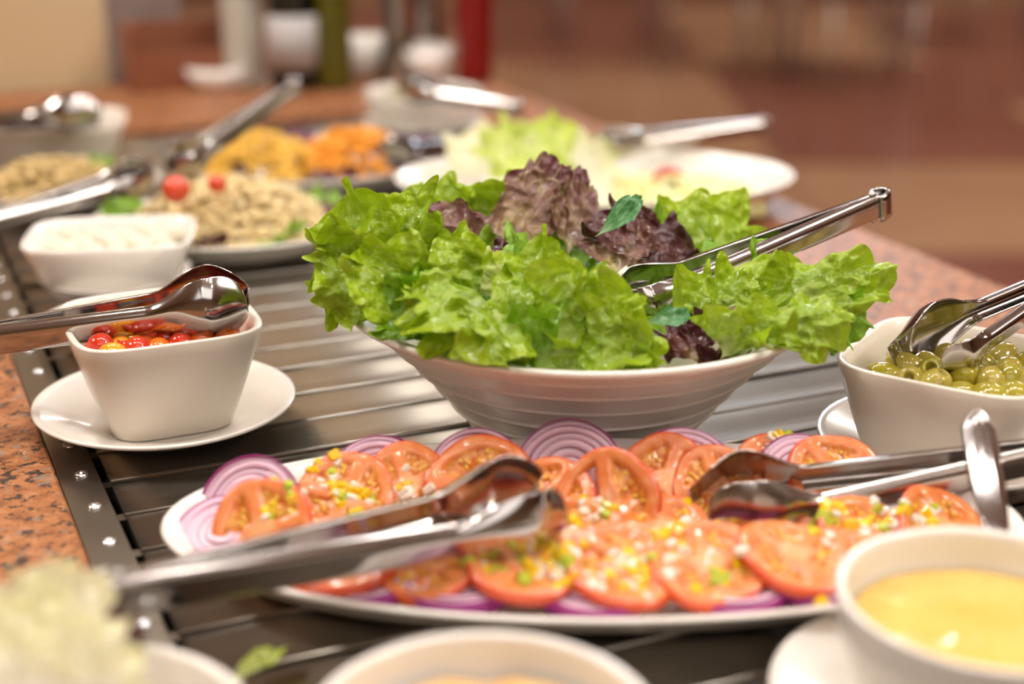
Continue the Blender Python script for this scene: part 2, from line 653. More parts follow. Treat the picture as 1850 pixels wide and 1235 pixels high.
def platter(name, label, cx, cy, a, b, h, rz=0.0, m=M_PORC, z0=0.0016, foot=0.72):
    n = 128
    off = [(0.040, 0.0015), (0.0375, 0.0), (0.034, 0.0), (0.031, 0.003), (0.016, h * 0.45), (0.006, h * 0.80), (0.0012, h - 0.0022), (0.0, h - 0.0008),
           (0.0008, h), (0.003, h), (0.006, h - 0.0014), (0.012, h * 0.76), (0.020, h * 0.46), (0.028, 0.0066), (0.040, 0.0050)]
    lv = [ell_ring(a - d, b - min(d, b * 0.75), z, n) for d, z in off]
    V, F = rings(lv, n, True, True)
    o = link(name, mesh(name, V, F, m))
    o.location = (cx, cy, z0)
    o.rotation_euler = (0, 0, rz)
    return tag(o, label, 'platter')


TX, TY, TA, TB = 0.040, 0.6865, 0.213, 0.1025
PLT = platter('oval_platter', 'white oval platter carrying tomato slices and red onion in front', TX, TY, TA, TB, 0.026, foot=0.70)

# the big lettuce bowl: wide, flaring, with raised rings round the outside
BX, BY, BR, BH = 0.044, 0.880, 0.147, 0.085
pr = [(0.0001, 0.003), (0.058, 0.003), (0.062, 0.0), (0.067, 0.0), (0.070, 0.003)]


def bowl_r(z):
    t = z / BH
    return 0.070 + (BR - 0.0722) * (0.62 * t + 0.38 * t ** 1.7)


for k in range(1, 131):
    z = 0.003 + (BH - 0.008) * k / 130
    r = bowl_r(z)
    for zr in (0.017, 0.030, 0.044, 0.058, 0.0705):
        r += 0.0021 * math.exp(-((z - zr) / 0.0010) ** 2)
    pr.append((r, z))
pr += [(BR - 0.0015, BH - 0.0045), (BR, BH - 0.003), (BR + 0.0004, BH - 0.0012), (BR - 0.001, BH), (BR - 0.004, BH - 0.0004), (BR - 0.0055, BH - 0.002)]
for k in range(20, -1, -1):
    z = 0.008 + (BH - 0.012) * k / 20
    pr.append((bowl_r(z) - 0.0055, z))
pr.append((0.0001, 0.007))
V, F = lathe(pr, 128)
o = link('salad_bowl', mesh('salad_bowl', V, F, mat('bowl_melamine', '#f0e8de', 0.28, coat=0.3)))
o.location = (BX, BY, 0.0016)
tag(o, 'large flared white bowl with ridged outside heaped with leaf lettuce', 'bowl')

# small dishes
PX, PYY = -0.2125, 0.873
saucer('white saucer under the square bowl of red and orange peppers', PX, PYY, 0.079)
square_bowl('square ivory bowl full of small red and orange peppers', PX, PYY, 0.0052, 0.056, 0.056, 0.036, 0.036, 0.066, rad(24))
OX, OY = 0.252, 0.815
saucer('white saucer under the square bowl of green olives', OX, OY, 0.075)
square_bowl('square ivory bowl holding green olives', OX, OY, 0.0052, 0.059, 0.056, 0.040, 0.040, 0.062, rad(-33))
MX, MY = -0.309, 1.140
saucer('small white saucer under the bowl of mozzarella pearls', MX, MY + 0.004, 0.058)
square_bowl('low square white bowl of mozzarella pearls at left', MX, MY, 0.0052, 0.064, 0.051, 0.045, 0.036, 0.045, rad(7), m=M_PORC)
saucer('empty white saucer half hidden behind the pepper tongs', -0.276, 1.026, 0.057)
SX, SY, _ = on(1790, 1072, 0.066)
saucer('white saucer under the bowl of creamy yellow sauce', SX, SY, 0.084)
round_bowl('sauce_bowl', 'round white bowl of creamy yellow sauce at right front', SX, SY, 0.0052, 0.0600, 0.061, 0.033)
FX, FY, _ = on(872, 1303, 0.055)
round_bowl('dip_bowl', 'round white bowl cut off by the bottom edge, holding orange dip', FX, FY, 0.0016, 0.0630, 0.054, 0.034)
IX, IY, _ = on(110, 1330, 0.05)
round_bowl('iceberg_bowl', 'white bowl of pale iceberg lettuce in the near left corner', IX, IY, 0.0016, 0.068, 0.047, 0.036)


# ------------------------------------------------------------------ tongs and spoons
def tongs_meshes(Ln, w0, wh, cup, spread, head=0.24, hcup=0.006):
    nt, ns = 90, 17
    ts = np.concatenate([np.linspace(0, 1 - head - 0.06, 34), np.linspace(1 - head - 0.06, 1, nt - 33)[1:]])
    ss = np.sin(np.linspace(-PI / 2, PI / 2, ns))
    hc = 1 - head * 0.46
    V = np.zeros((nt, ns, 3))
    for i, t in enumerate(ts):
        hh = w0 / 2 * (1 - 0.22 * t)
        b = sstep(1 - head - 0.04, hc, t)
        hw = hh * (1 - b) + wh / 2 * b
        if t > hc:
            q = (t - hc) / (1 - hc)
            hw = wh / 2 * math.sqrt(max(0.0, 1 - q ** 2.3)) + 0.0003
        k = 7.0 * (1 - b) + 2.1 * b
        d = hcup * (1 - b) + cup * b
        if t > hc:
            d *= (hw / (wh / 2)) ** 0.8
        yc = 0.0045 + spread * t + 0.006 * b * (1 - sstep(hc, 1, t)) - 0.004 * sstep(hc, 1, t)
        V[i, :, 0] = Ln * t
        V[i, :, 1] = yc - d * np.abs(ss) ** k
        V[i, :, 2] = hw * ss
    return V.reshape(-1, 3), grid_faces(nt, ns)


def make_tongs(label, hinge, tip, across, Ln=None, w0=0.017, wh=0.027, cup=0.008, spread=0.016, head=0.24, m=None, group=None, claw=False):
    m = m or M_CHROME
    hinge, tip = np.array(hinge), np.array(tip)
    Ln = Ln or float(np.linalg.norm(tip - hinge))
    x = Vector(tip - hinge).normalized()
    y = Vector(across)
    y = (y - x * y.dot(x)).normalized()
    z = x.cross(y)
    M = Matrix((x, y, z)).transposed().to_4x4()
    M.translation = Vector(hinge.tolist())
    t = thing('serving_tongs', label, 'tongs', M=M, group=group)
    V, F = tongs_meshes(Ln, w0, wh, cup, spread, head)
    a = link('arm', mesh('arm', V, F, m), t)
    solid(a, 0.0009)
    V2 = V * np.array([1, -1, 1])
    F2 = [f[::-1] for f in F]
    if claw:
        V2, F2 = tongs_meshes(Ln * 0.93, w0, wh * 0.7, cup * 0.5, spread, head * 0.55)
        V2 = V2 * np.array([1, -1, 1])
        F2 = [f[::-1] for f in F2]
    a2 = link('arm', mesh('arm', V2, F2, m), t)
    solid(a2, 0.0009)
    # bent end piece
    Vh, nh = [], 15
    for k in range(nh):
        g = -PI / 2 + PI * k / (nh - 1)
        for s in (-1, -0.9, -0.5, 0.5, 0.9, 1):
            rr = 0.0062 if abs(s) < 0.95 else 0.0045
            Vh.append((-rr * 1.6 * math.cos(g) + 0.004, rr * math.sin(g), s * w0 * 0.52))
    h = link('hinge', mesh('hinge', Vh, grid_faces(nh, 6), m), t)
    solid(h, 0.0012)
    pv, pf = lathe([(0.0001, -w0 * 0.60), (0.0018, -w0 * 0.60), (0.0022, -w0 * 0.56), (0.0022, w0 * 0.56), (0.0018, w0 * 0.60), (0.0001, w0 * 0.60)], 16)
    pm = link('pin', mesh('pin', pv, pf, m), t)
    pm.location = (0.006, 0, 0)
    return t


make_tongs('chrome tongs over the tomato platter, handle towards the iceberg bowl', at(186, 1080, 0.560), at(1000, 908, 0.662), (-0.20, 0.95, 0.28), w0=0.0225, wh=0.045, cup=0.010, spread=0.0150)
make_tongs('chrome tongs lying over the right half of the tomato slices', at(2010, 800, 0.740), at(1262, 922, 0.700), (0.12, 0.95, 0.30), w0=0.018, wh=0.050, cup=0.012, spread=0.0150, m=M_CHROME_B)
make_tongs('chrome tongs stuck in the lettuce bowl, bent end pointing up right', at(1592, 368, 0.905), at(1110, 552, 0.850), (-0.25, 0.95, 0.22), w0=0.0170, wh=0.026, spread=0.011, m=M_CHROME)
make_tongs('chrome tongs with a claw jaw standing in the olive bowl', at(1990, 470, 0.88), at(1640, 655, 0.800), (-0.30, 0.92, 0.35), w0=0.016, wh=0.046, cup=0.012, spread=0.015, head=0.40, claw=True)
make_tongs('chrome tongs resting across the bowl of red peppers', at(-190, 640, 0.845), at(448, 536, 0.862), (-0.15, 0.96, 0.22), w0=0.020, wh=0.042, cup=0.012, spread=0.011)


# ------------------------------------------------------------------ tomato slices
def C(h):
    return np.array(lin(h))


def tomato_mesh(seed, R=0.0265, th=0.0065, nl=4, hole=()):
    r = random.Random(seed)
    nr, nt = 22, 84
    seps = [2 * PI * (k + r.uniform(-0.16, 0.16)) / nl for k in range(nl)]
    rho = np.concatenate([np.linspace(0.0, 0.9, nr - 5), [0.93, 0.96, 0.98, 0.995, 1.0]])
    th_ = np.linspace(0, 2 * PI, nt, endpoint=False)
    RH, TH = np.meshgrid(rho, th_, indexing='ij')
    out = 1 + 0.035 * np.cos(2 * TH + r.uniform(0, 6)) + 0.018 * np.cos(5 * TH + r.uniform(0, 6)) + 0.012 * np.cos(3 * TH)
    dm = np.full(TH.shape, 9.0)
    wh = np.zeros(TH.shape, dtype=int)
    order = sorted(seps)
    for s in order:
        d = np.abs((TH - s + PI) % (2 * PI) - PI)
        dm = np.minimum(dm, d)
    for k, s in enumerate(order):
        e = order[(k + 1) % nl]
        span = (e - s) % (2 * PI)
        wh[((TH - s) % (2 * PI)) < span] = k
    wall = 0.79 + 0.03 * np.cos(nl * TH)
    inner = 0.30 + 0.08 * np.cos(nl * TH + 1.0)
    m = sstep(0.0, 0.10, (dm - 0.05) * RH - 0.07) * sstep(0, 0.07, wall - RH) * sstep(0, 0.08, RH - inner)
    nz = vnoise(RH * np.cos(TH) * 9 + 20, RH * np.sin(TH) * 9 + 20, seed)
    nz2 = vnoise(RH * np.cos(TH) * 22 + 20, RH * np.sin(TH) * 22 + 20, seed + 7)
    X = RH * out * R * np.cos(TH)
    Y = RH * out * R * np.sin(TH)
    warp = 0.0012 * np.cos(2 * TH + r.uniform(0, 6)) * RH ** 2
    edge = sstep(0.955, 1.0, RH)
    holem = np.isin(wh, hole) & (m > 0.55)
    Zt = th / 2 - m * th * 0.36 + m * (nz2 - 0.5) * 0.0022 - edge * th * 0.14 + warp + (nz - 0.5) * 0.0006
    Zb = -th / 2 + edge * th * 0.14 + warp + m * th * 0.1
    Zt[holem] = warp[holem] - 0.0004
    Zb[holem] = warp[holem] - 0.0006
    skin, flesh, flesh2, core = C('#d8562a'), C('#de7f46'), C('#e4935a'), C('#e8a876')
    gel, seed_c = C('#cc6420'), C('#e0a040')
    ripe = r.uniform(0, 1)
    flesh = flesh * (1 - 0.35 * ripe) + C('#e06a40') * 0.35 * ripe
    mixn = np.clip(nz * 1.4 - 0.2, 0, 1)[..., None]
    col = flesh * (1 - mixn) + flesh2 * mixn
    cc = sstep(0.42, 0.12, RH)[..., None]
    col = col * (1 - cc) + core * cc
    g = np.clip(nz2 * 2.2 - 0.75, 0, 1)[..., None]
    gc = gel * (1 - g) + seed_c * g
    col = col * (1 - m[..., None]) + gc * m[..., None]
    sk = sstep(0.93, 0.985, RH)[..., None]
    col = col * (1 - sk) + skin * sk
    Vt = np.stack([X, Y, Zt], -1).reshape(-1, 3)
    Vb = np.stack([X, Y, Zb], -1).reshape(-1, 3)
    N = nr * nt
    mid = np.stack([X[-1] * 1.012, Y[-1] * 1.012, np.zeros(nt) + warp[-1]], -1)
    V = np.concatenate([Vt, Vb, mid])
    colr = np.concatenate([col.reshape(-1, 3), col.reshape(-1, 3), np.tile(skin, (nt, 1))])
    hm = holem.reshape(-1)
    F = []
    for i in range(nr - 1):
        for j in range(nt):
            k = (j + 1) % nt
            q = (i * nt + j, i * nt + k, (i + 1) * nt + k, (i + 1) * nt + j)
            if hm[list(q)].all():
                continue
            F.append(q if i > 0 else q)
            F.append(tuple(N + x for x in q[::-1]))
    e = (nr - 1) * nt
    for j in range(nt):
        k = (j + 1) % nt
        F.append((e + j, e + k, 2 * N + k, 2 * N + j))
        F.append((2 * N + j, 2 * N + k, N + e + k, N + e + j))
    # seeds
    sv, sf = [], []
    base_v, base_f = ico(1)
    for k in range(nl):
        if k in hole:
            continue
        s, e2 = order[k], order[(k + 1) % nl]
        span = (e2 - s) % (2 * PI)
        for _ in range(7):
            a = s + span * r.uniform(0.22, 0.78)
            q = r.uniform(0.42, 0.74) * R
            ca, sa = math.cos(a), math.sin(a)
            off = len(sv)
            for (x, y, z) in base_v:
                lx, ly = x * 0.0019, y * 0.0011
                sv.append((q * ca + lx * ca - ly * sa, q * sa + lx * sa + ly * ca, th * 0.18 + z * 0.0008))
            sf += [tuple(off + i for i in f) for f in base_f]
    return V, F, colr, sv, sf


_ICO = {}


def ico(sub):
    if sub not in _ICO:
        bm = bmesh.new()
        bmesh.ops.create_icosphere(bm, subdivisions=sub, radius=1.0)
        _ICO[sub] = ([tuple(v.co) for v in bm.verts], [tuple(v.index for v in f.verts) for f in bm.faces])
        bm.free()
    return _ICO[sub]


M_TOM = vcol_mat('tomato_flesh', rough=0.2, sss=0.25, coat=0.5, nscale=700, bs=0.3)
M_SEED = mat('tomato_seed', '#edb84e', 0.25, sss=0.2, coat=0.3)
bvh_src = []


def tomato(label, pos, n, spin, seed, R=0.0265, nl=4, hole=(), th=0.0065, dz=-0.004):
    V, F, colr, sv, sf = tomato_mesh(seed, R, th, nl, hole)
    M = nframe(np.array(pos) + np.array([0, 0, dz]), n, spin)
    o = link('tomato_slice', mesh('tomato_slice', V, F, M_TOM, col=colr), None, M)
    tag(o, label, 'tomato slice', 'tomato slices on the oval platter')
    link('seeds', mesh('seeds', sv, sf, M_SEED), o)
    bvh_src.append((M, V, F))
    return o


TOW = np.array([0.0, -0.78, 0.62])   # roughly towards the viewer
# back row, leaning on the onion slices (pixel centre, height of centre, normal, ...)
tom = [  # label, px, py, height, normal, spin, seed, radius, chambers, open chambers
    ('tomato slice at the left end of the back row, leaning on onion', 476, 948, 0.029, (-0.25, -0.75, 0.62), 0.3, 11, 0.0270, 4, ()),
    ('tomato slice second from left in the back row under yellow pepper dice', 622, 888, 0.030, (0.05, -0.62, 0.78), 1.2, 12, 0.0262, 4, ()),
    ('tomato slice with diced onion behind the spoon jaw of the left tongs', 735, 868, 0.030, (0.1, -0.55, 0.83), 2.0, 13, 0.0255, 4, ()),
    ('wide tomato slice standing behind the jaw of the left tongs', 868, 868, 0.031, (0.0, -0.72, 0.69), 0.8, 14, 0.0285, 3, ()),
    ('tomato slice edge showing between left tongs and the holed slice', 985, 895, 0.029, (-0.35, -0.60, 0.72), 2.6, 15, 0.0262, 4, ()),
    ('upright tomato slice with an open seed chamber in the middle of the back row', 1098, 900, 0.031, (-0.22, -0.85, 0.50), -0.45, 16, 0.0280, 3, (1,)),
    ('tomato slice with glossy seeds just left of the right tongs jaw', 1205, 858, 0.032, (0.12, -0.74, 0.66), 1.25, 17, 0.0270, 3, ()),
    ('tomato slice hidden behind the spoon jaw of the right tongs', 1300, 872, 0.030, (0.0, -0.6, 0.8), 0.2, 18, 0.0250, 4, ()),
    ('tomato slice topped with dice above the right tongs neck', 1405, 852, 0.030, (0.1, -0.60, 0.8), 2.1, 19, 0.0265, 4, ()),
    ('rightmost tomato slice of the back row, rising above the tongs arm', 1515, 856, 0.030, (0.2, -0.62, 0.77), 0.5, 20, 0.0275, 4, ()),
    ('tomato slice on the right end of the platter behind the sauce bowl', 1705, 945, 0.024, (0.30, -0.42, 0.85), 1.9, 21, 0.0262, 4, ()),
    # middle rows
    ('flat tomato slice under the jaws of the left tongs', 880, 945, 0.024, (-0.10, -0.35, 0.93), 0.4, 22, 0.0265, 4, ()),
    ('tomato slice strewn with onion dice just right of the left tongs', 1030, 960, 0.026, (-0.20, -0.42, 0.88), 1.7, 23, 0.0270, 4, ()),
    ('flat tomato slice left of the lower jaw of the right tongs', 1200, 950, 0.024, (0.05, -0.40, 0.92), 2.9, 24, 0.0260, 4, ()),
    ('tomato slice under the lower jaw of the right tongs', 1385, 955, 0.024, (0.10, -0.34, 0.93), 1.0, 25, 0.0265, 4, ()),
    ('tomato slice with green pepper dice left of the sauce bowl rim', 1570, 965, 0.025, (0.22, -0.45, 0.87), 2.2, 26, 0.0268, 4, ()),
    ('tomato slice peeking out under the handle of the left tongs', 600, 985, 0.021, (-0.15, -0.34, 0.93), 0.9, 27, 0.0260, 4, ()),
    # front rows
    ('front tomato slice at the left under the tongs handle', 635, 1048, 0.0225, (-0.20, -0.30, 0.93), 0.2, 31, 0.0250, 4, ()),
    ('reddish front tomato slice left of the yellow dice', 768, 1052, 0.0250, (-0.15, -0.42, 0.90), 1.5, 32, 0.0255, 3, ()),
    ('front tomato slice under a heap of yellow dice below the left tongs', 950, 1050, 0.0250, (0.15, -0.36, 0.92), 2.4, 33, 0.0285, 4, ()),
    ('front tomato slice in the middle with white onion dice on it', 1128, 1042, 0.0245, (0.12, -0.38, 0.92), 0.7, 34, 0.0285, 4, ()),
    ('front tomato slice right of the middle with a long pale rim', 1290, 1050, 0.0245, (0.05, -0.36, 0.93), 1.8, 35, 0.0280, 4, ()),
    ('orange front tomato slice beside the sauce bowl', 1440, 1030, 0.0255, (0.20, -0.48, 0.86), 2.7, 36, 0.0265, 3, ()),
    ('reddish tomato slice tucked under the slice beside the sauce bowl', 1535, 1042, 0.0205, (0.18, -0.30, 0.93), 0.1, 37, 0.0235, 4, ()),
]
for lb, px, py, z, nn, spin, sd, R, nl, hole in tom:
    front = sd >= 30
    if front:
        nn = (nn[0] * 0.8, nn[1] * (0.35 + 0.22 * (sd % 3)), nn[2])
    q = on(px, py - 22 + 6 * (sd % 3 if front else 0) if front else py, z + (0.009 if front else 0))
    ia, ib = TA - 0.020 - 0.85 * R, TB - 0.0235 - 0.85 * R
    ex_ = ((q[0] - TX) / ia) ** 2
    if ex_ < 1 and q[1] < TY:
        q[1] = max(q[1], TY - ib * math.sqrt(1 - ex_))
    tomato(lb, q, nn, spin, sd, R, nl, hole)

# ------------------------------------------------------------------ onion slices, every ring its own piece
M_ON = vcol_mat('red_onion', rough=0.3, sss=0.3, coat=0.3, nscale=500, bs=0.2)
ON_MESH = []
on_edge, on_pale, on_mid, on_skin = C('#93507f'), C('#e6c6d2'), C('#d3a3bf'), C('#a02c86')
radii = [0.0, 0.17, 0.34, 0.50, 0.64, 0.77, 0.885, 0.975, 1.0]
for k in range(8):
    r0, r1 = radii[k], radii[k + 1] - 0.003
    R0 = 0.0285
    n = 72
    prf = []
    colk = []
    ww = r1 - r0
    steps = [(0.0, -0.5), (0.0, 0.38), (0.06, 0.45), (0.35, 0.5), (0.65, 0.5), (0.955, 0.46), (1.0, 0.38), (1.0, -0.5)]
    for s, hz in steps:
        prf.append((max(0.0002, (r0 + ww * s)) * R0, hz * 0.0042))
        if k == 7:
            c = on_skin
        elif s >= 0.99:
            c = on_edge
        elif s <= 0.01:
            c = on_mid
        else:
            c = on_pale * (1 - 0.09 * k) + on_mid * (0.09 * k)
        colk.append(np.tile(c, (n, 1)))
    lv = []
    rr = random.Random(60 + k)
    p1, p2 = rr.uniform(0, 6), rr.uniform(0, 6)
    tt = np.linspace(0, 2 * PI, n, endpoint=False)
    for r, z in prf:
        wob = 1 + 0.012 * np.cos(2 * tt + 1.0) + 0.006 * np.cos(3 * tt + 0.5)
        lv.append(np.stack([r * wob * np.cos(tt), r * wob * np.sin(tt), z + 0.0003 * np.cos(2 * tt + p1)], 1))
    lv.append(lv[0].copy())
    colk.append(colk[0])
    Vv, Ff = rings(lv, n)
    ON_MESH.append(mesh('onion_ring', Vv, Ff, M_ON, col=np.concatenate(colk)))


def onion(label, pos, nn, spin=0.0, s=1.0, thick=1.0):
    pos = np.array(pos)
    if pos[2] < 0.022:
        ia, ib = TA - 0.022 - 0.0285 * s, TB - 0.0165 - 0.0285 * s
        k_ = math.hypot((pos[0] - TX) / ia, (pos[1] - TY) / ib)
        if k_ > 1:
            pos[0], pos[1] = TX + (pos[0] - TX) / k_, TY + (pos[1] - TY) / k_
    t = thing('onion_slice', label, 'onion slice', M=nframe(pos, nn, spin) @ Matrix.Diagonal((s, s, s * thick, 1)), group='red onion slices round the tomato')
    rr = random.Random(int(abs(pos[0]) * 1e5))
    for k, me in enumerate(ON_MESH):
        if k == 0 and s > 1.02:
            continue
        g = link('onion_ring', me, t)
        g.location = (0, 0, rr.uniform(-0.0004, 0.0005) + (0.0006 if k % 2 else 0))
        g.rotation_euler = (0, 0, rr.uniform(0, 6))
    return t


def onion_top(label, px, top, nn, s=1.0, Y=None):
    """slice whose highest point is seen at pixel (px, top)"""
    R = 0.0285 * s
    n_ = Vector(nn).normalized()
    upv = Vector((0, 0, 1))
    upv = (upv - n_ * n_.dot(upv)).normalized()
    T = at(px, top, Y)
    c = Vector(T.tolist()) - upv * R
    return onion(label, np.array(c), nn, 0.3, s)


onion_top('red onion slice standing second from left at the back of the platter', 480, 826, (-0.28, -0.72, 0.64), 1.0, 0.722)
onion_top('red onion slice third from left at the back, dark skin edge on its right', 690, 788, (-0.02, -0.74, 0.67), 1.0, 0.752)
onion_top('red onion slice left of the tall middle onion slice', 862, 774, (0.0, -0.78, 0.62), 0.93, 0.760)
onion_top('tallest red onion slice standing in the middle of the back edge', 1030, 757, (-0.02, -0.90, 0.44), 1.06, 0.756)
onion_top('wide red onion slice between the middle slice and the right tongs', 1226, 772, (0.05, -0.78, 0.62), 1.06, 0.752)
onion_top('rightmost red onion slice of the back edge beside the olive bowl', 1436, 784, (0.12, -0.76, 0.64), 0.95, 0.752)
onion('red onion slice lying at the left tip of the platter', on(402, 962, 0.0222), (-0.10, -0.40, 0.90), 0.6, 0.84)
onion('red onion slice edge at the near left rim of the platter', on(592, 1052, 0.0205), (-0.16, -0.12, 0.98), 0.2, 0.95, 1.6)
onion('red onion slice with a pale spot on the near rim left of the middle', on(812, 1052, 0.0210), (0.0, -0.05, 0.99), 0.9, 1.02, 1.7)
onion('red onion slice showing as a thin purple edge at the middle of the near rim', on(1072, 1060, 0.0205), (0.0, -0.05, 0.99), 1.4, 1.0, 1.5)
onion('red onion slice under the tomato right of the middle of the near rim', on(1332, 1056, 0.0205), (0.0, -0.05, 0.99), 2.0, 1.0, 1.5)
onion('red onion slice on the near rim next to the sauce bowl', on(1492, 1040, 0.0205), (0.05, -0.08, 0.99), 2.6, 0.95, 1.5)

# ------------------------------------------------------------------ diced topping dropped on the slices
allV, allF = [], []
for Mx, Vx, Fx in bvh_src:
    o0 = len(allV)
    Vw = np.c_[np.array(Vx), np.ones(len(Vx))] @ np.array(Mx).T
    allV += Vw[:, :3].tolist()
    allF += [tuple(o0 + i for i in f) for f in Fx]
pv = np.array([v.co for v in PLT.data.vertices]) + np.array([TX, TY, 0.0016])
o0 = len(allV)
allV += pv.tolist()
allF += [tuple(o0 + i for i in p_.vertices) for p_ in PLT.data.polygons]
tree = BVHTree.FromPolygons(allV, allF)


def chip_mesh(name, m, s, seed, flat=1.0):
    r = random.Random(seed)
    V, F = box_vf(-1, 1, -1, 1, -1, 1)
    V = [tuple(c * s * r.uniform(0.72, 1.15) * (flat if i == 2 else 1) for i, c in enumerate(v)) for v in V]
    me = mesh(name, V, F, m, smooth=False)
    bm = bmesh.new()
    bm.from_mesh(me)
    bmesh.ops.recalc_face_normals(bm, faces=bm.faces)
    bmesh.ops.bevel(bm, geom=bm.edges[:], offset=s * 0.25, segments=1, affect='EDGES')
    bm.to_mesh(me)
    bm.free()
    return me


M_YEL = mat('yellow_pepper', '#f0c010', 0.25, sss=0.2, coat=0.4)
M_WHT = mat('white_onion', '#efe4d4', 0.25, sss=0.35, coat=0.3)
M_GRN = mat('green_pepper', '#b3bf3a', 0.25, sss=0.2, coat=0.3)
YM = [chip_mesh('pepper_cube', M_YEL, 0.0026, i) for i in range(4)]
WM = [chip_mesh('onion_chip', M_WHT, 0.0031, 10 + i, 0.6) for i in range(4)]
GM = [chip_mesh('pepper_cube', M_GRN, 0.0026, 20 + i) for i in range(4)]
rd = random.Random(77)
clusters = [  # px, py, spread x, spread y, yellow, white, green
    (600, 880, 40, 22, 14, 7, 1), (650, 900, 40, 20, 12, 6, 2), (545, 935, 40, 16, 10, 2, 3), (735, 880, 30, 12, 5, 7, 0),
    (480, 945, 25, 10, 3, 1, 1), (770, 925, 40, 12, 4, 4, 0), (640, 930, 30, 10, 6, 3, 1),
    (900, 880, 25, 10, 2, 2, 0), (1085, 945, 40, 20, 6, 6, 4), (1140, 955, 35, 22, 10, 12, 5), (1040, 935, 30, 16, 6, 4, 2), (1050, 985, 45, 18, 8, 9, 3),
    (960, 1035, 70, 22, 16, 8, 8), (1010, 1030, 45, 25, 12, 8, 4), (1130, 1045, 60, 30, 12, 14, 4), (1190, 1000, 40, 20, 6, 8, 3),
    (1280, 950, 45, 18, 12, 10, 3), (1230, 985, 30, 20, 5, 5, 4), (1280, 1040, 50, 25, 7, 14, 6), (1240, 915, 20, 10, 3, 3, 0),
    (1410, 835, 30, 8, 7, 7, 1), (1470, 935, 50, 12, 6, 6, 4), (1545, 945, 60, 16, 9, 8, 6), (1650, 925, 40, 12, 6, 6, 3), (1480, 1000, 50, 40, 3, 5, 1), (1590, 930, 40, 10, 4, 5, 3), (870, 1030, 30, 15, 6, 3, 4), (690, 830, 8, 5, 2, 0, 0)]
for px, py, sx_, sy_, ny, nw, ng in clusters:
    for kind, cnt in (('y', ny), ('w', nw), ('g', ng)):
        for _ in range(int(cnt * 0.8 + 0.5)):
            q = on(px + rd.gauss(0, sx_ * 0.55), py + rd.gauss(0, sy_ * 0.6), 0.028)
            hit = tree.ray_cast(Vector((q[0], q[1], 0.2)), Vector((0, 0, -1)))
            if hit[0] is None or hit[0].z < 0.009:
                continue
            me = rd.choice({'y': YM, 'w': WM, 'g': GM}[kind])
            o = link({'y': 'pepper_cube', 'w': 'onion_chip', 'g': 'pepper_cube'}[kind], me)
            o.location = hit[0] + hit[1] * 0.0014
            o.rotation_euler = (rd.uniform(-0.7, 0.7), rd.uniform(-0.7, 0.7), rd.uniform(0, 6))
            s = rd.uniform(0.8, 1.2)
            o.scale = (s * rd.uniform(0.8, 1.3), s, s)
            lx, ly = o.location.x - TX, o.location.y - TY
            zone = ('back' if ly > 0.022 else ('front' if ly < -0.022 else 'middle')) + ' row, ' + ('left third' if lx < -0.06 else ('right third' if lx > 0.07 else 'centre'))
            what = {'y': 'yellow pepper cube', 'w': 'white onion chip', 'g': 'green pepper cube'}[kind]
            tag(o, what + ' on the tomato slices, ' + zone, 'onion dice' if kind == 'w' else 'pepper dice', what + 's on the tomato, ' + zone)


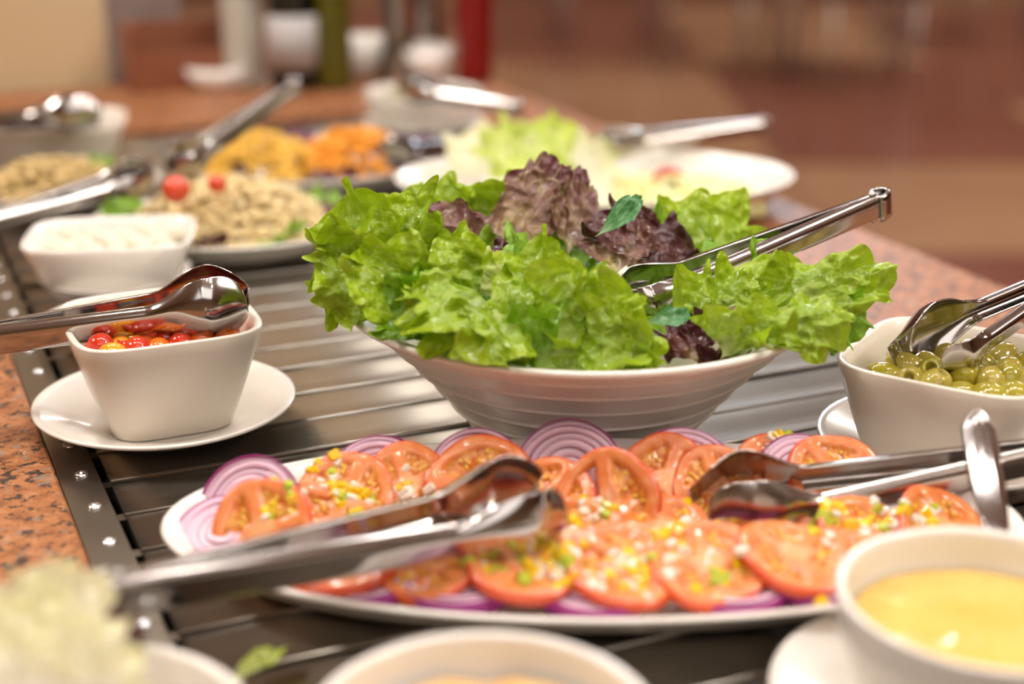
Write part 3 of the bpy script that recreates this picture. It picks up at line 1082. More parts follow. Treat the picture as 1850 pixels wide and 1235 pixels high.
# ------------------------------------------------------------------ lettuce leaves
def leaf_mesh(name, m, L, W, seed, bend=0.5, cup=0.25, ruf=1.0, phi=None, nu=50, nv=170, fold=0.0, stem=0.10, freq=1.0):
    """fan-shaped leaf with a frilled margin; local x runs stem to tip, z is the upper face"""
    r = random.Random(seed)
    u = np.linspace(0, 1, nu) ** 0.85
    v = np.linspace(-1, 1, nv)
    U, Vv = np.meshgrid(u, v, indexing='ij')
    PH = phi or 1.05
    ang = Vv * PH
    # outline
    qq = freq * 6.5 * Vv + 1.3 * vnoise(Vv * 2.5 + 9, Vv * 0 + seed, seed) + r.uniform(0, 3)
    lobes = np.abs(np.sin(qq)) ** 0.45
    fine = np.abs(np.sin(qq * 3.1 + 2.0 * vnoise(Vv * 4 + 3, Vv * 0 + seed, seed + 5))) ** 0.5
    lob = 1 + 0.10 * (vnoise(Vv * 3 + 9, Vv * 0 + seed, seed) - 0.5) - 0.10 * (1 - lobes) * sstep(0.6, 1, U) - 0.028 * (1 - fine) * sstep(0.75, 1, U)
    rr = U * lob * (1 - 0.30 * Vv ** 2)
    # narrow stalk opening into a fan
    op = stem + (1 - stem) * sstep(0.0, 0.55, U)
    x = rr * np.cos(ang * op) * L
    y = rr * np.sin(ang * op) * L
    y = y / max(1e-6, np.abs(y).max()) * W / 2
    e1 = sstep(0.25, 1.0, U) ** 1.3
    e2 = sstep(0.55, 1.0, U) ** 1.2
    a1, a2, a3 = [r.uniform(0, 6.28) for _ in range(3)]
    jit = 2.6 * vnoise(Vv * 2.2 + 5, Vv * 0 + 2, seed + 1)
    w1 = np.sin(freq * (5.2 * Vv + jit) + a1)
    w2 = np.sin(freq * (11.5 * Vv + 1.5 * jit) + a2 + 1.2 * U)
    w3 = np.sin(freq * (25 * Vv + 2 * jit) + a3 + 2 * U)
    amp = ruf * W
    e3 = sstep(0.68, 1, U)
    z = amp * (0.080 * e1 * w1 + 0.085 * e2 * w2 + 0.042 * e3 * w3)
    # margins curl sideways and back so the frill overhangs
    y = y + amp * e2 * (0.060 * np.cos(freq * (11.5 * Vv + 1.5 * jit) + a2) + 0.026 * np.cos(freq * (25 * Vv + 2 * jit) + a3))
    x = x - amp * e2 * 0.050 * (1 + np.cos(freq * (11.5 * Vv + 1.5 * jit) + a2 + 0.9)) - amp * e3 * 0.02 * (1 + np.sin(freq * (25 * Vv + 2 * jit) + a3)) - amp * e1 * 0.04 * np.abs(w1)
    # blisters between the veins
    bx, by = x / 0.0075 + 50, y / 0.0075 + 50
    bl = np.abs(vnoise(bx, by, seed + 11) - 0.5) * 2
    bl2 = vnoise(bx * 2.1, by * 2.1, seed + 12)
    z = z + 0.0030 * (1 - bl) * sstep(0.1, 0.4, U) + 0.0010 * bl2 * sstep(0.1, 0.4, U)
    # midrib groove
    z = z - 0.0022 * np.exp(-(y / (0.0035 + 0.004 * (1 - U))) ** 2) * sstep(1.0, 0.3, U)
    # cupping across and folding along the midrib
    z = z + cup * (np.abs(y) ** 1.6) / (W / 2) ** 0.6
    if fold:
        f = fold
        z, y = z + np.abs(y) * math.sin(f), np.where(True, y * math.cos(f), y)
    # bend along the length
    th = bend * np.clip(x / L, 0, 1.2)
    if abs(bend) > 1e-3:
        Rb = L / bend
        X = (Rb - z) * np.sin(th)
        Z = Rb - (Rb - z) * np.cos(th)
        X = np.where(x < 0, x, X)
    else:
        X, Z = x, z
    Vx = np.stack([X, y, Z], -1).reshape(-1, 3)
    uvs = np.stack([Vv * 0.5 + 0.5, U], -1).reshape(-1, 2)
    return mesh(name, Vx, grid_faces(nu, nv), m, uv=uvs)


def leaf(label, B, T, N, W, m=M_LEAF, seed=1, bend=0.5, cup=0.25, ruf=1.0, name='lettuce_leaf', cat='lettuce leaf', group=None, confine=False, drape=False, **kw):
    B, T = np.array(B), np.array(T)
    L = float(np.linalg.norm(T - B))
    me = leaf_mesh(name, m, L * (1.08 + 0.06 * abs(bend)), W, seed, bend, cup, ruf, **kw)
    # tip direction after bending: chord makes angle bend/2 with the start tangent
    x = Vector((T - B).tolist()).normalized()
    z = Vector(N)
    z = (z - x * z.dot(x)).normalized()
    y = z.cross(x)
    Mm = Matrix((x, y, z)).transposed().to_4x4() @ Matrix.Rotation(bend / 2, 4, 'Y')
    Mm.translation = Vector(B.tolist())
    if confine:
        n = len(me.vertices)
        co = np.empty(n * 3)
        me.vertices.foreach_get('co', co)
        Mn = np.array(Mm)
        Wd = np.c_[co.reshape(-1, 3), np.ones(n)] @ Mn.T
        x_, y_, z_ = Wd[:, 0] - BX, Wd[:, 1] - BY, Wd[:, 2] - 0.0016
        rr_ = np.hypot(x_, y_)
        zc = np.clip(z_, 0.004, BH)
        t_ = zc / BH
        ri_ = 0.070 + (BR - 0.0722) * (0.62 * t_ + 0.38 * t_ ** 1.7) - 0.0085
        bad = (rr_ > ri_) & (z_ < BH + 0.003)
        if drape:
            lift = bad & (rr_ < BR + 0.007)
            z_ = np.where(lift, BH + 0.0025, z_)
        else:
            f_ = np.where(bad, np.minimum(1, ri_ / np.maximum(rr_, 1e-6)), 1.0)
            x_, y_ = x_ * f_, y_ * f_
        z_ = np.maximum(z_, 0.010) if not drape else z_
        Wd[:, 0], Wd[:, 1], Wd[:, 2] = x_ + BX, y_ + BY, z_ + 0.0016
        lo = Wd @ np.linalg.inv(Mn).T
        me.vertices.foreach_set('co', np.ascontiguousarray(lo[:, :3]).ravel())
        me.update()
    o = link(name, me, None, Mm)
    tag(o, label, cat, group or 'lettuce leaves in the big bowl')
    return o


G, GD, GP, RD, RDD = M_LEAF, M_LEAF_D, M_LEAF_P, M_LEAF_R, M_LEAF_RD
VW = (0, -0.8, 0.6)
leaves = [
    # label, base(px,py,Y), tip(px,py,Y), normal, width, material, seed, bend, cup, ruffle
    # under layer
    ('green leaf deep inside the bowl at left', (900, 560, 0.87), (680, 520, 0.86), (0, -0.3, 0.95), 0.10, GD, 101, 0.4, 0.2, 0.9),
    ('green leaf deep inside the bowl at right', (1180, 580, 0.87), (1400, 540, 0.86), (0, -0.3, 0.95), 0.10, GD, 102, 0.4, 0.2, 0.9),
    ('green leaf lying low across the middle of the bowl', (1000, 600, 0.80), (1120, 480, 0.93), (0, -0.5, 0.85), 0.11, GD, 103, 0.3, 0.2, 0.9),
    ('green leaf lying low across the front left of the bowl', (960, 610, 0.79), (760, 560, 0.80), (0, -0.6, 0.8), 0.09, GD, 104, 0.3, 0.2, 0.9),
    ('green leaf lying low behind the middle of the bowl', (1000, 540, 0.88), (880, 420, 0.97), (0, -0.6, 0.8), 0.11, GD, 105, 0.3, 0.2, 0.9),
    # back
    ('blurred green leaf standing at the back left of the bowl', (880, 490, 0.925), (845, 300, 0.960), (-0.1, -0.9, 0.4), 0.085, G, 111, 0.5, 0.2, 1.0),
    ('blurred small green leaf at the far left back of the bowl', (790, 480, 0.93), (728, 340, 0.955), (-0.2, -0.9, 0.4), 0.050, G, 112, 0.4, 0.3, 1.0),
    ('blurred green leaf left of the tall red leaf', (940, 490, 0.925), (920, 306, 0.965), (0.1, -0.9, 0.4), 0.075, G, 113, 0.4, 0.2, 1.0),
    ('blurred green leaf at the right back of the bowl above the tongs', (1240, 530, 0.92), (1340, 358, 0.965), (0.1, -0.9, 0.4), 0.085, G, 114, 0.5, 0.2, 0.8),
    ('green leaf under the upper arm of the lettuce tongs', (1150, 560, 0.90), (1280, 455, 0.945), (0, -0.7, 0.7), 0.075, G, 115, 0.3, 0.2, 0.9),
    ('dark green leaf between red leaves and tongs at the back', (1180, 540, 0.91), (1290, 400, 0.96), (0.2, -0.8, 0.5), 0.07, GD, 116, 0.3, 0.2, 0.9),
    # red ones
    ('tall red leaf with pale olive base rising in the middle of the bowl', (900, 470, 0.905), (1012, 283, 0.945), (-0.15, -0.9, 0.35), 0.041, RD, 121, 0.35, -0.2, 0.75),
    ('red leaf folded behind the tall red leaf', (1030, 470, 0.91), (1035, 300, 0.955), (0.4, -0.8, 0.4), 0.030, RD, 122, 0.3, 0.3, 0.9),
    ('small red leaf left of the middle among green leaves', (860, 490, 0.87), (745, 392, 0.905), (-0.1, -0.85, 0.5), 0.052, RD, 123, 0.4, 0.2, 0.8),
    ('frilly dark red leaf right of the middle with pale ribs', (1140, 500, 0.885), (1200, 368, 0.925), (0.1, -0.95, 0.3), 0.070, RDD, 124, 0.3, -0.3, 1.0),
    ('dark red leaf tip left of the frilly red leaf', (1110, 500, 0.885), (1125, 395, 0.920), (-0.2, -0.95, 0.3), 0.040, RD, 125, 0.3, 0.2, 1.0),
    ('dark red leaf tucked behind the front green leaves', (1040, 560, 0.83), (1050, 478, 0.850), (0, -0.8, 0.6), 0.05, RDD, 126, 0.4, 0.2, 1.1),
    ('dark red curl sitting low at the front right of the bowl', (1270, 660, 0.772), (1222, 560, 0.800), (0.1, -0.85, 0.5), 0.036, RDD, 127, 0.6, 0.3, 1.2),
    ('brown red leaf piece behind the dark curl near the rim', (1300, 620, 0.79), (1255, 558, 0.812), (0.0, -0.8, 0.6), 0.035, RD, 128, 0.4, 0.3, 1.2),
    ('red brown leaf low at the left behind green leaves', (900, 520, 0.85), (830, 462, 0.875), (0, -0.8, 0.6), 0.045, RDD, 129, 0.3, 0.2, 1.0),
    ('dark red leaf scrap against the bowl wall at the right front', (1320, 690, 0.80), (1288, 612, 0.772), (0, -0.85, 0.5), 0.034, RDD, 130, 0.4, 0.2, 1.0),
    # left cluster
    ('big frilled green leaf standing at the left end of the bowl', (735, 560, 0.84), (640, 325, 0.845), (-0.15, -0.95, 0.2), 0.078, G, 131, 0.35, -0.15, 0.95),
    ('green leaf drooping over the left rim of the bowl', (690, 500, 0.835), (556, 535, 0.81), (-0.25, -0.85, 0.5), 0.060, G, 132, -0.8, -0.3, 1.0),
    ('green leaf spreading at the far left above the drooping one', (720, 520, 0.835), (552, 415, 0.825), (-0.2, -0.95, 0.2), 0.062, G, 133, 0.3, 0.2, 1.1),
    ('ruffled green leaf right of the big left leaf', (760, 540, 0.835), (700, 385, 0.850), (0.1, -0.95, 0.3), 0.055, G, 1034, 0.4, 0.3, 1.2),
    ('pale edged green leaf lying in front of the left cluster', (800, 560, 0.80), (622, 455, 0.80), (0.1, -0.85, 0.5), 0.050, G, 135, 0.3, 0.2, 1.1),
    ('green leaf pushed against the left rim inside the bowl', (820, 590, 0.79), (655, 545, 0.785), (0, -0.8, 0.6), 0.050, GD, 136, 0.3, 0.2, 1.1),
    # front left
    ('curly green leaf hanging over the front rim left of the middle', (905, 545, 0.785), (765, 625, 0.735), (-0.1, -0.75, 0.65), 0.066, G, 141, -0.7, -0.3, 1.1),
    ('curly green leaf lying on the front left of the heap', (900, 560, 0.80), (700, 510, 0.79), (0, -0.7, 0.7), 0.060, G, 142, 0.3, 0.25, 1.2),
    ('small looped green leaf at the front left of the heap', (850, 560, 0.80), (760, 462, 0.815), (0.1, -0.8, 0.6), 0.045, G, 143, 0.6, 0.4, 1.2),
    ('green leaf with its tip on the front rim near the middle', (930, 570, 0.785), (850, 622, 0.738), (0, -0.75, 0.65), 0.055, G, 144, -0.6, -0.3, 1.1),
    # front middle
    ('broad crinkled pale leaf standing behind the front leaves', (935, 620, 0.79), (905, 447, 0.825), (-0.05, -0.92, 0.38), 0.066, GP, 151, 0.35, 0.2, 0.55),
    ('upright crinkled green leaf with a frilly top in the middle', (975, 640, 0.77), (985, 425, 0.805), (-0.25, -0.9, 0.3), 0.050, G, 152, 0.3, 0.35, 0.9),
    ('wide green leaf opening to the right at the front of the bowl', (985, 650, 0.762), (1150, 510, 0.775), (0.0, -0.85, 0.5), 0.074, G, 153, 0.4, 0.45, 0.85),
    ('green leaf with yellow frill at the front right of the middle', (1060, 660, 0.762), (1190, 600, 0.762), (0.1, -0.85, 0.5), 0.058, G, 154, 0.3, 0.3, 1.0),
    ('dark green leaf folded down along the front rim', (1010, 665, 0.757), (890, 605, 0.760), (0, -0.85, 0.5), 0.052, GD, 155, 0.3, 0.2, 0.9),
    ('small green leaf standing low at the front rim', (1130, 668, 0.755), (1200, 635, 0.757), (0, -0.9, 0.4), 0.036, G, 156, 0.3, 0.3, 1.0),
    ('green leaf pressed against the inside of the front rim in the middle', (1060, 720, 0.800), (1005, 600, 0.757), (0, -0.85, 0.5), 0.060, G, 157, 0.4, 0.2, 0.8),
    ('green leaf pressed against the inside of the front rim at left', (900, 680, 0.800), (800, 590, 0.772), (0, -0.85, 0.5), 0.060, GD, 158, 0.4, 0.2, 0.8),
    ('small curly leaf hanging over the front rim left of the broad leaf', (850, 570, 0.785), (778, 642, 0.742), (-0.1, -0.8, 0.6), 0.050, G, 159, -0.7, -0.3, 1.0),
    # right
    ('crumpled green leaf below the lettuce tongs at right', (1290, 620, 0.79), (1340, 492, 0.825), (0.05, -0.85, 0.5), 0.062, G, 161, 0.4, 0.3, 0.9),
    ('green leaf lying along the right inside of the bowl', (1270, 600, 0.80), (1470, 505, 0.825), (0.1, -0.75, 0.65), 0.055, G, 162, 0.3, 0.2, 0.9),
    ('long green leaf reaching out over the right rim', (1400, 560, 0.80), (1618, 488, 0.815), (0.0, -0.85, 0.52), 0.040, G, 163, -0.25, -0.35, 1.0),
    ('green leaf hanging from the right rim into the olive bowl', (1490, 530, 0.802), (1548, 632, 0.795), (0.15, -0.95, 0.2), 0.036, GD, 164, -0.3, -0.3, 0.9),
    ('smooth curled green leaf on the right rim', (1400, 600, 0.775), (1535, 578, 0.775), (0.05, -0.75, 0.65), 0.036, G, 165, -0.6, -0.4, 0.7),
    ('green leaf leaning on the right front rim', (1300, 650, 0.770), (1370, 568, 0.772), (-0.1, -0.9, 0.4), 0.048, G, 166, 0.4, 0.3, 0.8),
    ('frilled green leaf along the right front rim', (1330, 640, 0.768), (1460, 588, 0.772), (0, -0.8, 0.6), 0.042, G, 167, 0.3, 0.25, 1.1),
    ('flat green leaf at the inner right wall of the bowl', (1380, 540, 0.85), (1450, 475, 0.885), (0, -0.8, 0.6), 0.05, GD, 168, 0.2, 0.2, 0.6),
]
for lb, B, T, N, W, m, sd, bend, cup, ruf in leaves:
    leaf(lb, at(*B), at(*T), N, W * 1.12, m, sd, bend, cup, ruf, confine=True, drape=sd in (159, 131, 132, 133, 141, 144, 163, 164, 165))
leaf('blue green rocket leaf leaning between the red leaves', at(1075, 425, 0.875), at(1155, 362, 0.89), VW, 0.016, M_ROCKET, 171, 0.8, 0.3, 0.3, phi=0.4, nu=24, nv=24, name='rocket_leaf', cat='rocket leaf')
leaf('bright rocket leaf lying at the front right of the bowl', at(1158, 580, 0.772), at(1242, 572, 0.772), (0, -0.6, 0.8), 0.014, M_ROCKET, 172, 0.5, 0.3, 0.4, phi=0.4, nu=24, nv=24, name='rocket_leaf', cat='rocket leaf')


# ------------------------------------------------------------------ small round foods
def egg_shape(kind, m, seed, name):
    r = random.Random(seed)
    if kind == 'pepper':
        pr_ = [(0.0001, -0.0078), (0.003, -0.0074), (0.0058, -0.0058), (0.0076, -0.003), (0.0082, 0.0), (0.0076, 0.003), (0.0058, 0.0056), (0.0036, 0.0072), (0.0020, 0.0088), (0.0013, 0.0108), (0.0009, 0.0126), (0.0001, 0.0132)]
        V, F = lathe(pr_, 24)
    elif kind == 'olive':
        pr_ = [(0.0024, -0.006), (0.0026, -0.0098), (0.0034, -0.0106), (0.0056, -0.0092), (0.0078, -0.0056), (0.0086, -0.001), (0.0084, 0.003), (0.0070, 0.0070), (0.0045, 0.0098), (0.002, 0.0110), (0.0001, 0.0113)]
        V, F = lathe(pr_, 28, cap0=True)
    elif kind == 'pearl':
        V, F = ico(3)
        V = [tuple(c * 0.0105 * (1 + 0.06 * math.sin(3 * v[0] + seed) * math.cos(2 * v[1])) for c in v) for v in V]
    V = np.array(V) * (1 + 0.02 * np.sin(np.array(V)[:, [1, 2, 0]] * 500 + seed))
    return mesh(name, V, F, m)


M_OLIVE = mottled('green_olive', '#a89a2e', '#8f8426', 90, rough=0.16, sss=0.15, coat=0.5)
M_OLIVE2 = mottled('pale_olive', '#b3a24a', '#9c8c38', 120, rough=0.16, sss=0.15, coat=0.5)
M_PRED = mottled('red_drop_pepper', '#d8441e', '#c4321a', 60, rough=0.12, sss=0.2, coat=0.7)
M_PORA = mottled('orange_drop_pepper', '#e87a1a', '#dd5f14', 60, rough=0.12, sss=0.2, coat=0.7)
M_PYEL = mottled('yellow_drop_pepper', '#f0a51c', '#e88e16', 60, rough=0.12, sss=0.2, coat=0.7)
M_MOZ = mat('mozzarella', '#dcd4c0', 0.3, sss=0.4, coat=0.2)
OLV = [egg_shape('olive', M_OLIVE, 1, 'olive'), egg_shape('olive', M_OLIVE2, 2, 'olive')]
PEP = {'red': egg_shape('pepper', M_PRED, 3, 'drop_pepper'), 'orange': egg_shape('pepper', M_PORA, 4, 'drop_pepper'), 'yellow': egg_shape('pepper', M_PYEL, 5, 'drop_pepper')}
MOZ = egg_shape('pearl', M_MOZ, 6, 'mozzarella_pearl')
rp = random.Random(9)


ZONE = ['']


def fill(cx, cy, hw0, hd0, rz, z, step, fn, layers=2, dz=0.010, grow=0.005):
    for l in range(layers):
        hw, hd = hw0 + grow * l, hd0 + grow * l
        nx = int(2 * hw / step) + 1
        ny = int(2 * hd / step) + 1
        for i in range(nx):
            for j in range(ny):
                x = -hw + step * (i + (0.5 if (j + l) % 2 else 0)) + rp.uniform(-0.12, 0.12) * step
                y = -hd + step * (j + 0.5 * (l % 2)) + rp.uniform(-0.12, 0.12) * step
                if abs(x) > hw or abs(y) > hd:
                    continue
                if (abs(x) / hw) ** 4 + (abs(y) / hd) ** 4 > 1.25:
                    continue
                X = cx + x * math.cos(rz) - y * math.sin(rz)
                Y = cy + x * math.sin(rz) + y * math.cos(rz)
                ZONE[0] = ('near' if Y < cy else 'far') + (' left' if X < cx else ' right') + ' quarter'
                fn((X, Y, z + l * dz + rp.uniform(-0.002, 0.002)), i, j, l)


def put_pepper(p_, i, j, l):
    q = rp.random()
    k = 'red' if q < 0.30 else ('orange' if q < 0.80 else 'yellow')
    o = link('drop_pepper', PEP[k])
    o.location = p_
    o.rotation_euler = (rp.uniform(0, 6), rp.uniform(0, 6), rp.uniform(0, 6))
    s = rp.uniform(0.85, 1.15)
    o.scale = (s, s, s)
    tag(o, {'red': 'glossy red drop pepper in the left square bowl', 'orange': 'orange drop pepper in the left square bowl', 'yellow': 'yellow drop pepper in the left square bowl'}[k] + ', ' + ZONE[0], 'pepper', k + ' drop peppers in the square bowl, ' + ZONE[0])


fill(PX, PYY, 0.035, 0.035, rad(24), 0.050, 0.0128, put_pepper, 2, 0.011, 0.004)


def put_olive(p_, i, j, l):
    o = link('olive', rp.choice(OLV))
    o.location = p_
    d = Vector((rp.uniform(-1, 1), rp.uniform(-1, 0.3), rp.uniform(-0.5, 0.7))).normalized()
    o.rotation_euler = (-d).to_track_quat('Z', 'Y').to_euler()
    s = rp.uniform(0.9, 1.1)
    o.scale = (s, s, s)
    tag(o, 'pitted green olive in the right square bowl, ' + ZONE[0], 'olive', 'green olives in the square bowl, ' + ZONE[0])


fill(OX, OY, 0.037, 0.034, rad(-33), 0.045, 0.0160, put_olive, 2, 0.011, 0.004)


def put_moz(p_, i, j, l):
    o = link('mozzarella_pearl', MOZ)
    o.location = p_
    o.rotation_euler = (rp.uniform(0, 6), rp.uniform(0, 6), 0)
    s = rp.uniform(0.9, 1.1)
    o.scale = (s, s, s)
    tag(o, 'white mozzarella pearl in the low square bowl, ' + ZONE[0], 'cheese', 'mozzarella pearls in the low bowl, ' + ZONE[0])


fill(MX, MY, 0.039, 0.027, rad(7), 0.030, 0.0195, put_moz, 2, 0.010)
# brine of the olives
lv = [ell_ring(0.0001, 0.0001, 0, 48, 4.5), ell_ring(0.030, 0.028, 0.0, 48, 4.5), ell_ring(0.0445, 0.0425, 0.0, 48, 4.5)]
V, F = rings(lv, 48)
o = link('olive_brine', mesh('olive_brine', V, F, mat('brine', '#8c7a2e', 0.08, trans=0.7, ior=1.33)))
o.location = (OX, OY, 0.0455)
o.rotation_euler = (0, 0, rad(-33))
tag(o, 'cloudy brine round the green olives', 'brine')
# pepper juice
o = link('pepper_juice', mesh('pepper_juice', np.array(V) * 0.98, F, mat('juice', '#8c2010', 0.1, coat=0.4)))
o.location = (PX, PYY, 0.046)
o.rotation_euler = (0, 0, rad(24))
tag(o, 'red juice between the peppers in the left square bowl', 'juice')


def liquid(name, label, cat, cx, cy, z, R, m, seed, amp):
    nr, n = 24, 72
    V = []
    for i in range(nr):
        r = R * i / (nr - 1)
        for j in range(n):
            a = 2 * PI * j / n
            x, y = r * math.cos(a), r * math.sin(a)
            V.append([x, y, 0])
    V = np.array(V)
    V[:, 2] = amp * (vnoise(V[:, 0] * 60 + 30, V[:, 1] * 60 + 30, seed) - 0.5) + amp * 0.4 * (vnoise(V[:, 0] * 160 + 30, V[:, 1] * 160 + 30, seed + 1) - 0.5)
    o = link(name, mesh(name, V, grid_faces(nr, n, True), m))
    o.location = (cx, cy, z)
    return tag(o, label, cat)


M_SAUCE = mottled('cream_sauce', '#dcb45a', '#e2c06a', 30, rough=0.16, sss=0.2, coat=0.5)
liquid('cream_sauce', 'creamy pale yellow sauce filling the right front bowl', 'sauce', SX, SY, 0.0495, 0.0535, M_SAUCE, 4, 0.0016)
liquid('orange_dip', 'orange yellow dip in the bowl at the bottom edge', 'dip', FX, FY, 0.040, 0.052, mottled('dip', '#d9a860', '#e3bd80', 80, rough=0.4, bs=0.3), 8, 0.006)


# spoon leaning in the sauce
def spoon(label, pts, widths, thick, head=None, group=None):
    """handle swept along 3-D points; three ridges on its face"""
    pts = [Vector(p_.tolist()) for p_ in pts]
    # smooth path
    P_, Wd = [], []
    for i in range(len(pts) - 1):
        p0, p1, p2, p3 = pts[max(0, i - 1)], pts[i], pts[i + 1], pts[min(len(pts) - 1, i + 2)]
        for k in range(12):
            t = k / 12
            P_.append(0.5 * ((2 * p1) + (p2 - p0) * t + (2 * p0 - 5 * p1 + 4 * p2 - p3) * t * t + (3 * p1 - p0 - 3 * p2 + p3) * t ** 3))
            Wd.append(widths[i] * (1 - t) + widths[i + 1] * t)
    P_.append(pts[-1])
    Wd.append(widths[-1])
    ns = 15
    V = []
    n = len(P_)
    for i in range(n):
        tg = (P_[min(n - 1, i + 1)] - P_[max(0, i - 1)]).normalized()
        side = tg.cross(Vector((0, -0.75, 0.65))).normalized()
        nm = side.cross(tg).normalized()
        for k in range(ns):
            s = -1 + 2 * k / (ns - 1)
            h = thick * (0.55 * (1 - s * s) + 0.35 * math.cos(s * PI * 2.5) ** 2 * (1 - 0.3 * abs(s)))
            V.append(P_[i] + side * (Wd[i] / 2 * s) + nm * h)
    t = thing('serving_spoon', label, 'spoon', loc=P_[-1], group=group)
    V = np.array(V) - np.array(P_[-1])
    h = link('handle', mesh('handle', V, grid_faces(n, ns), M_CHROME), t)
    solid(h, 0.0014, -1)
    # bowl of the spoon
    hv, hf = [], []
    d = (P_[-1] - P_[-4]).normalized()
    dh = Vector((d.x, d.y, 0)).normalized()
    sd = Vector((-dh.y, dh.x, 0))
    for i in range(13):
        r = i / 12
        for j in range(28):
            a = 2 * PI * j / 28
            q = dh * (0.020 + 0.022 * r * math.cos(a)) + sd * (0.015 * r * math.sin(a)) + Vector((0, 0, -0.016 + 0.009 * r * r))
            hv.append(q)
    hd = link('spoon_bowl', mesh('spoon_bowl', hv, grid_faces(13, 28, True), M_CHROME), t)
    solid(hd, 0.0012)
    return t


spoon('chrome spoon with ridged handle leaning out of the cream sauce', [at(1765, 742, 0.690), at(1768, 775, 0.683), at(1782, 860, 0.660), at(1799, 955, 0.630), at(1812, 1040, 0.596), at(1816, 1100, 0.572)],
      [0.004, 0.0165, 0.0180, 0.0128, 0.0095, 0.0075], 0.0042)

# iceberg in the near left bowl
ri = random.Random(21)
ice = [((60, 1210, 0.50), (30, 1030, 0.53)), ((120, 1200, 0.50), (100, 1020, 0.53)), ((150, 1190, 0.49), (185, 1095, 0.50)), ((40, 1240, 0.47), (-30, 1090, 0.50)), ((110, 1250, 0.46), (120, 1110, 0.475)), ((160, 1260, 0.47), (195, 1160, 0.48)), ((20, 1260, 0.45), (30, 1130, 0.465)), ((90, 1230, 0.48), (70, 1080, 0.50))]
names_ = ['pale iceberg leaf at the back left of the near bowl', 'tallest pale iceberg leaf of the near left bowl', 'yellow iceberg leaf at the right of the near left bowl', 'pale iceberg leaf cut off by the left edge', 'pale iceberg leaf in the front of the near left bowl', 'low iceberg leaf by the bowl rim at the near left', 'pale iceberg leaf in the near left corner', 'pale iceberg leaf in the middle of the near left bowl']
for k, ((B, T), lb) in enumerate(zip(ice, names_)):
    leaf(lb, at(*B), at(*T), (ri.uniform(-0.3, 0.3), -0.8, 0.5), 0.045, M_ICE, 300 + k, 0.4, 0.3, 0.7, name='iceberg_leaf', group='iceberg leaves in the near left bowl')
leaf('dark red leaf beside the iceberg under the tongs end', at(180, 1180, 0.52), at(235, 1105, 0.54), VW, 0.03, RDD, 320, 0.4, 0.3, 0.8, group='iceberg leaves in the near left bowl')
leaf('pale green strip of lettuce dropped on the steel slats near the front', on(395, 1243, 0.004), on(505, 1183, 0.006), (0, -0.3, 0.95), 0.013, M_LEAF_P, 321, 0.2, 0.5, 0.05, phi=0.2, stem=0.8, nu=24, nv=24, name='lettuce_strip', cat='lettuce', group='lettuce scraps')


# ------------------------------------------------------------------ far dishes (out of focus)
def heap_bits(name, label, cat, cx, cy, z, a, b, h, rz, m, n, size, seed, shape='curl', parent=None):
    """a mound of uncountable bits: one object"""
    r = random.Random(seed)
    V, F = [], []
    bv, bf = ico(1)
    # bits over a mound
    for _ in range(n):
        q = math.sqrt(r.random())
        t = r.uniform(0, 2 * PI)
        x, y = a * q * math.cos(t), b * q * math.sin(t)
        zz = z + h * (1 - q * q) ** 0.7 * r.uniform(0.55, 1.0)
        e = Matrix.Rotation(r.uniform(0, 6), 3, 'Z') @ Matrix.Rotation(r.uniform(-1, 1), 3, 'X')
        sx, sy, sz = (size * r.uniform(1.0, 1.8), size * r.uniform(0.5, 0.8), size * r.uniform(0.4, 0.7))
        o0 = len(V)
        for v in bv:
            w_ = e @ Vector((v[0] * sx, v[1] * sy, v[2] * sz + (0.4 * size * v[0] ** 2 if shape == 'curl' else 0)))
            X, Y = x + w_.x, y + w_.y
            V.append((cx + X * math.cos(rz) - Y * math.sin(rz), cy + X * math.sin(rz) + Y * math.cos(rz), zz + w_.z))
        F += [tuple(o0 + i for i in f) for f in bf]
    o = link(name, mesh(name, V, F, m))
    return tag(o, label, cat, kind='stuff')


M_PASTA = mottled('pasta', '#efdcaa', '#e0c48a', 120, rough=0.4, sss=0.1)
M_CORN = mottled('sweetcorn', '#eab63a', '#f0c858', 140, rough=0.3, sss=0.1)
M_CARROT = mottled('carrot', '#ee9a22', '#f0ac34', 140, rough=0.4, sss=0.1)
M_CHICK = mottled('couscous', '#d9c08a', '#c7a765', 120, rough=0.4)

# pasta platter left of the lettuce bowl
qx, qy, _ = on(415, 405, 0.02)
platter('pasta_platter', 'white oval platter of pasta salad left of the lettuce bowl', qx, qy, 0.120, 0.098, 0.024, rad(5))
heap_bits('pasta_salad', 'beige pasta salad heaped on the platter left of the lettuce bowl', 'pasta salad', qx, qy + 0.005, 0.012, 0.090, 0.072, 0.046, rad(5), M_PASTA, 1300, 0.0048, 40)
rb = random.Random(8)


def ring_leaves(cx, cy, a, b, z, n, mats, labels, rz, base, W=0.05, grp='leaves round the far platters', a0=0.0):
    for k in range(n):
        t = a0 + 2 * PI * k / n
        x, y = math.cos(t), math.sin(t)
        X0, Y0 = a * 0.72 * x, b * 0.72 * y
        X1, Y1 = a * 1.04 * x, b * 1.04 * y
        rot = lambda X, Y: (cx + X * math.cos(rz) - Y * math.sin(rz), cy + X * math.sin(rz) + Y * math.cos(rz))
        p0, p1 = rot(X0, Y0), rot(X1, Y1)
        leaf(labels[k], (p0[0], p0[1], z), (p1[0], p1[1], z + 0.018), (-0.2 * x, -0.2 * y - 0.3, 0.9), W, mats[k % len(mats)], base + k, -0.4, 0.1, 0.9, nu=20, nv=40, name='garnish_leaf', cat='leaf', group=grp)


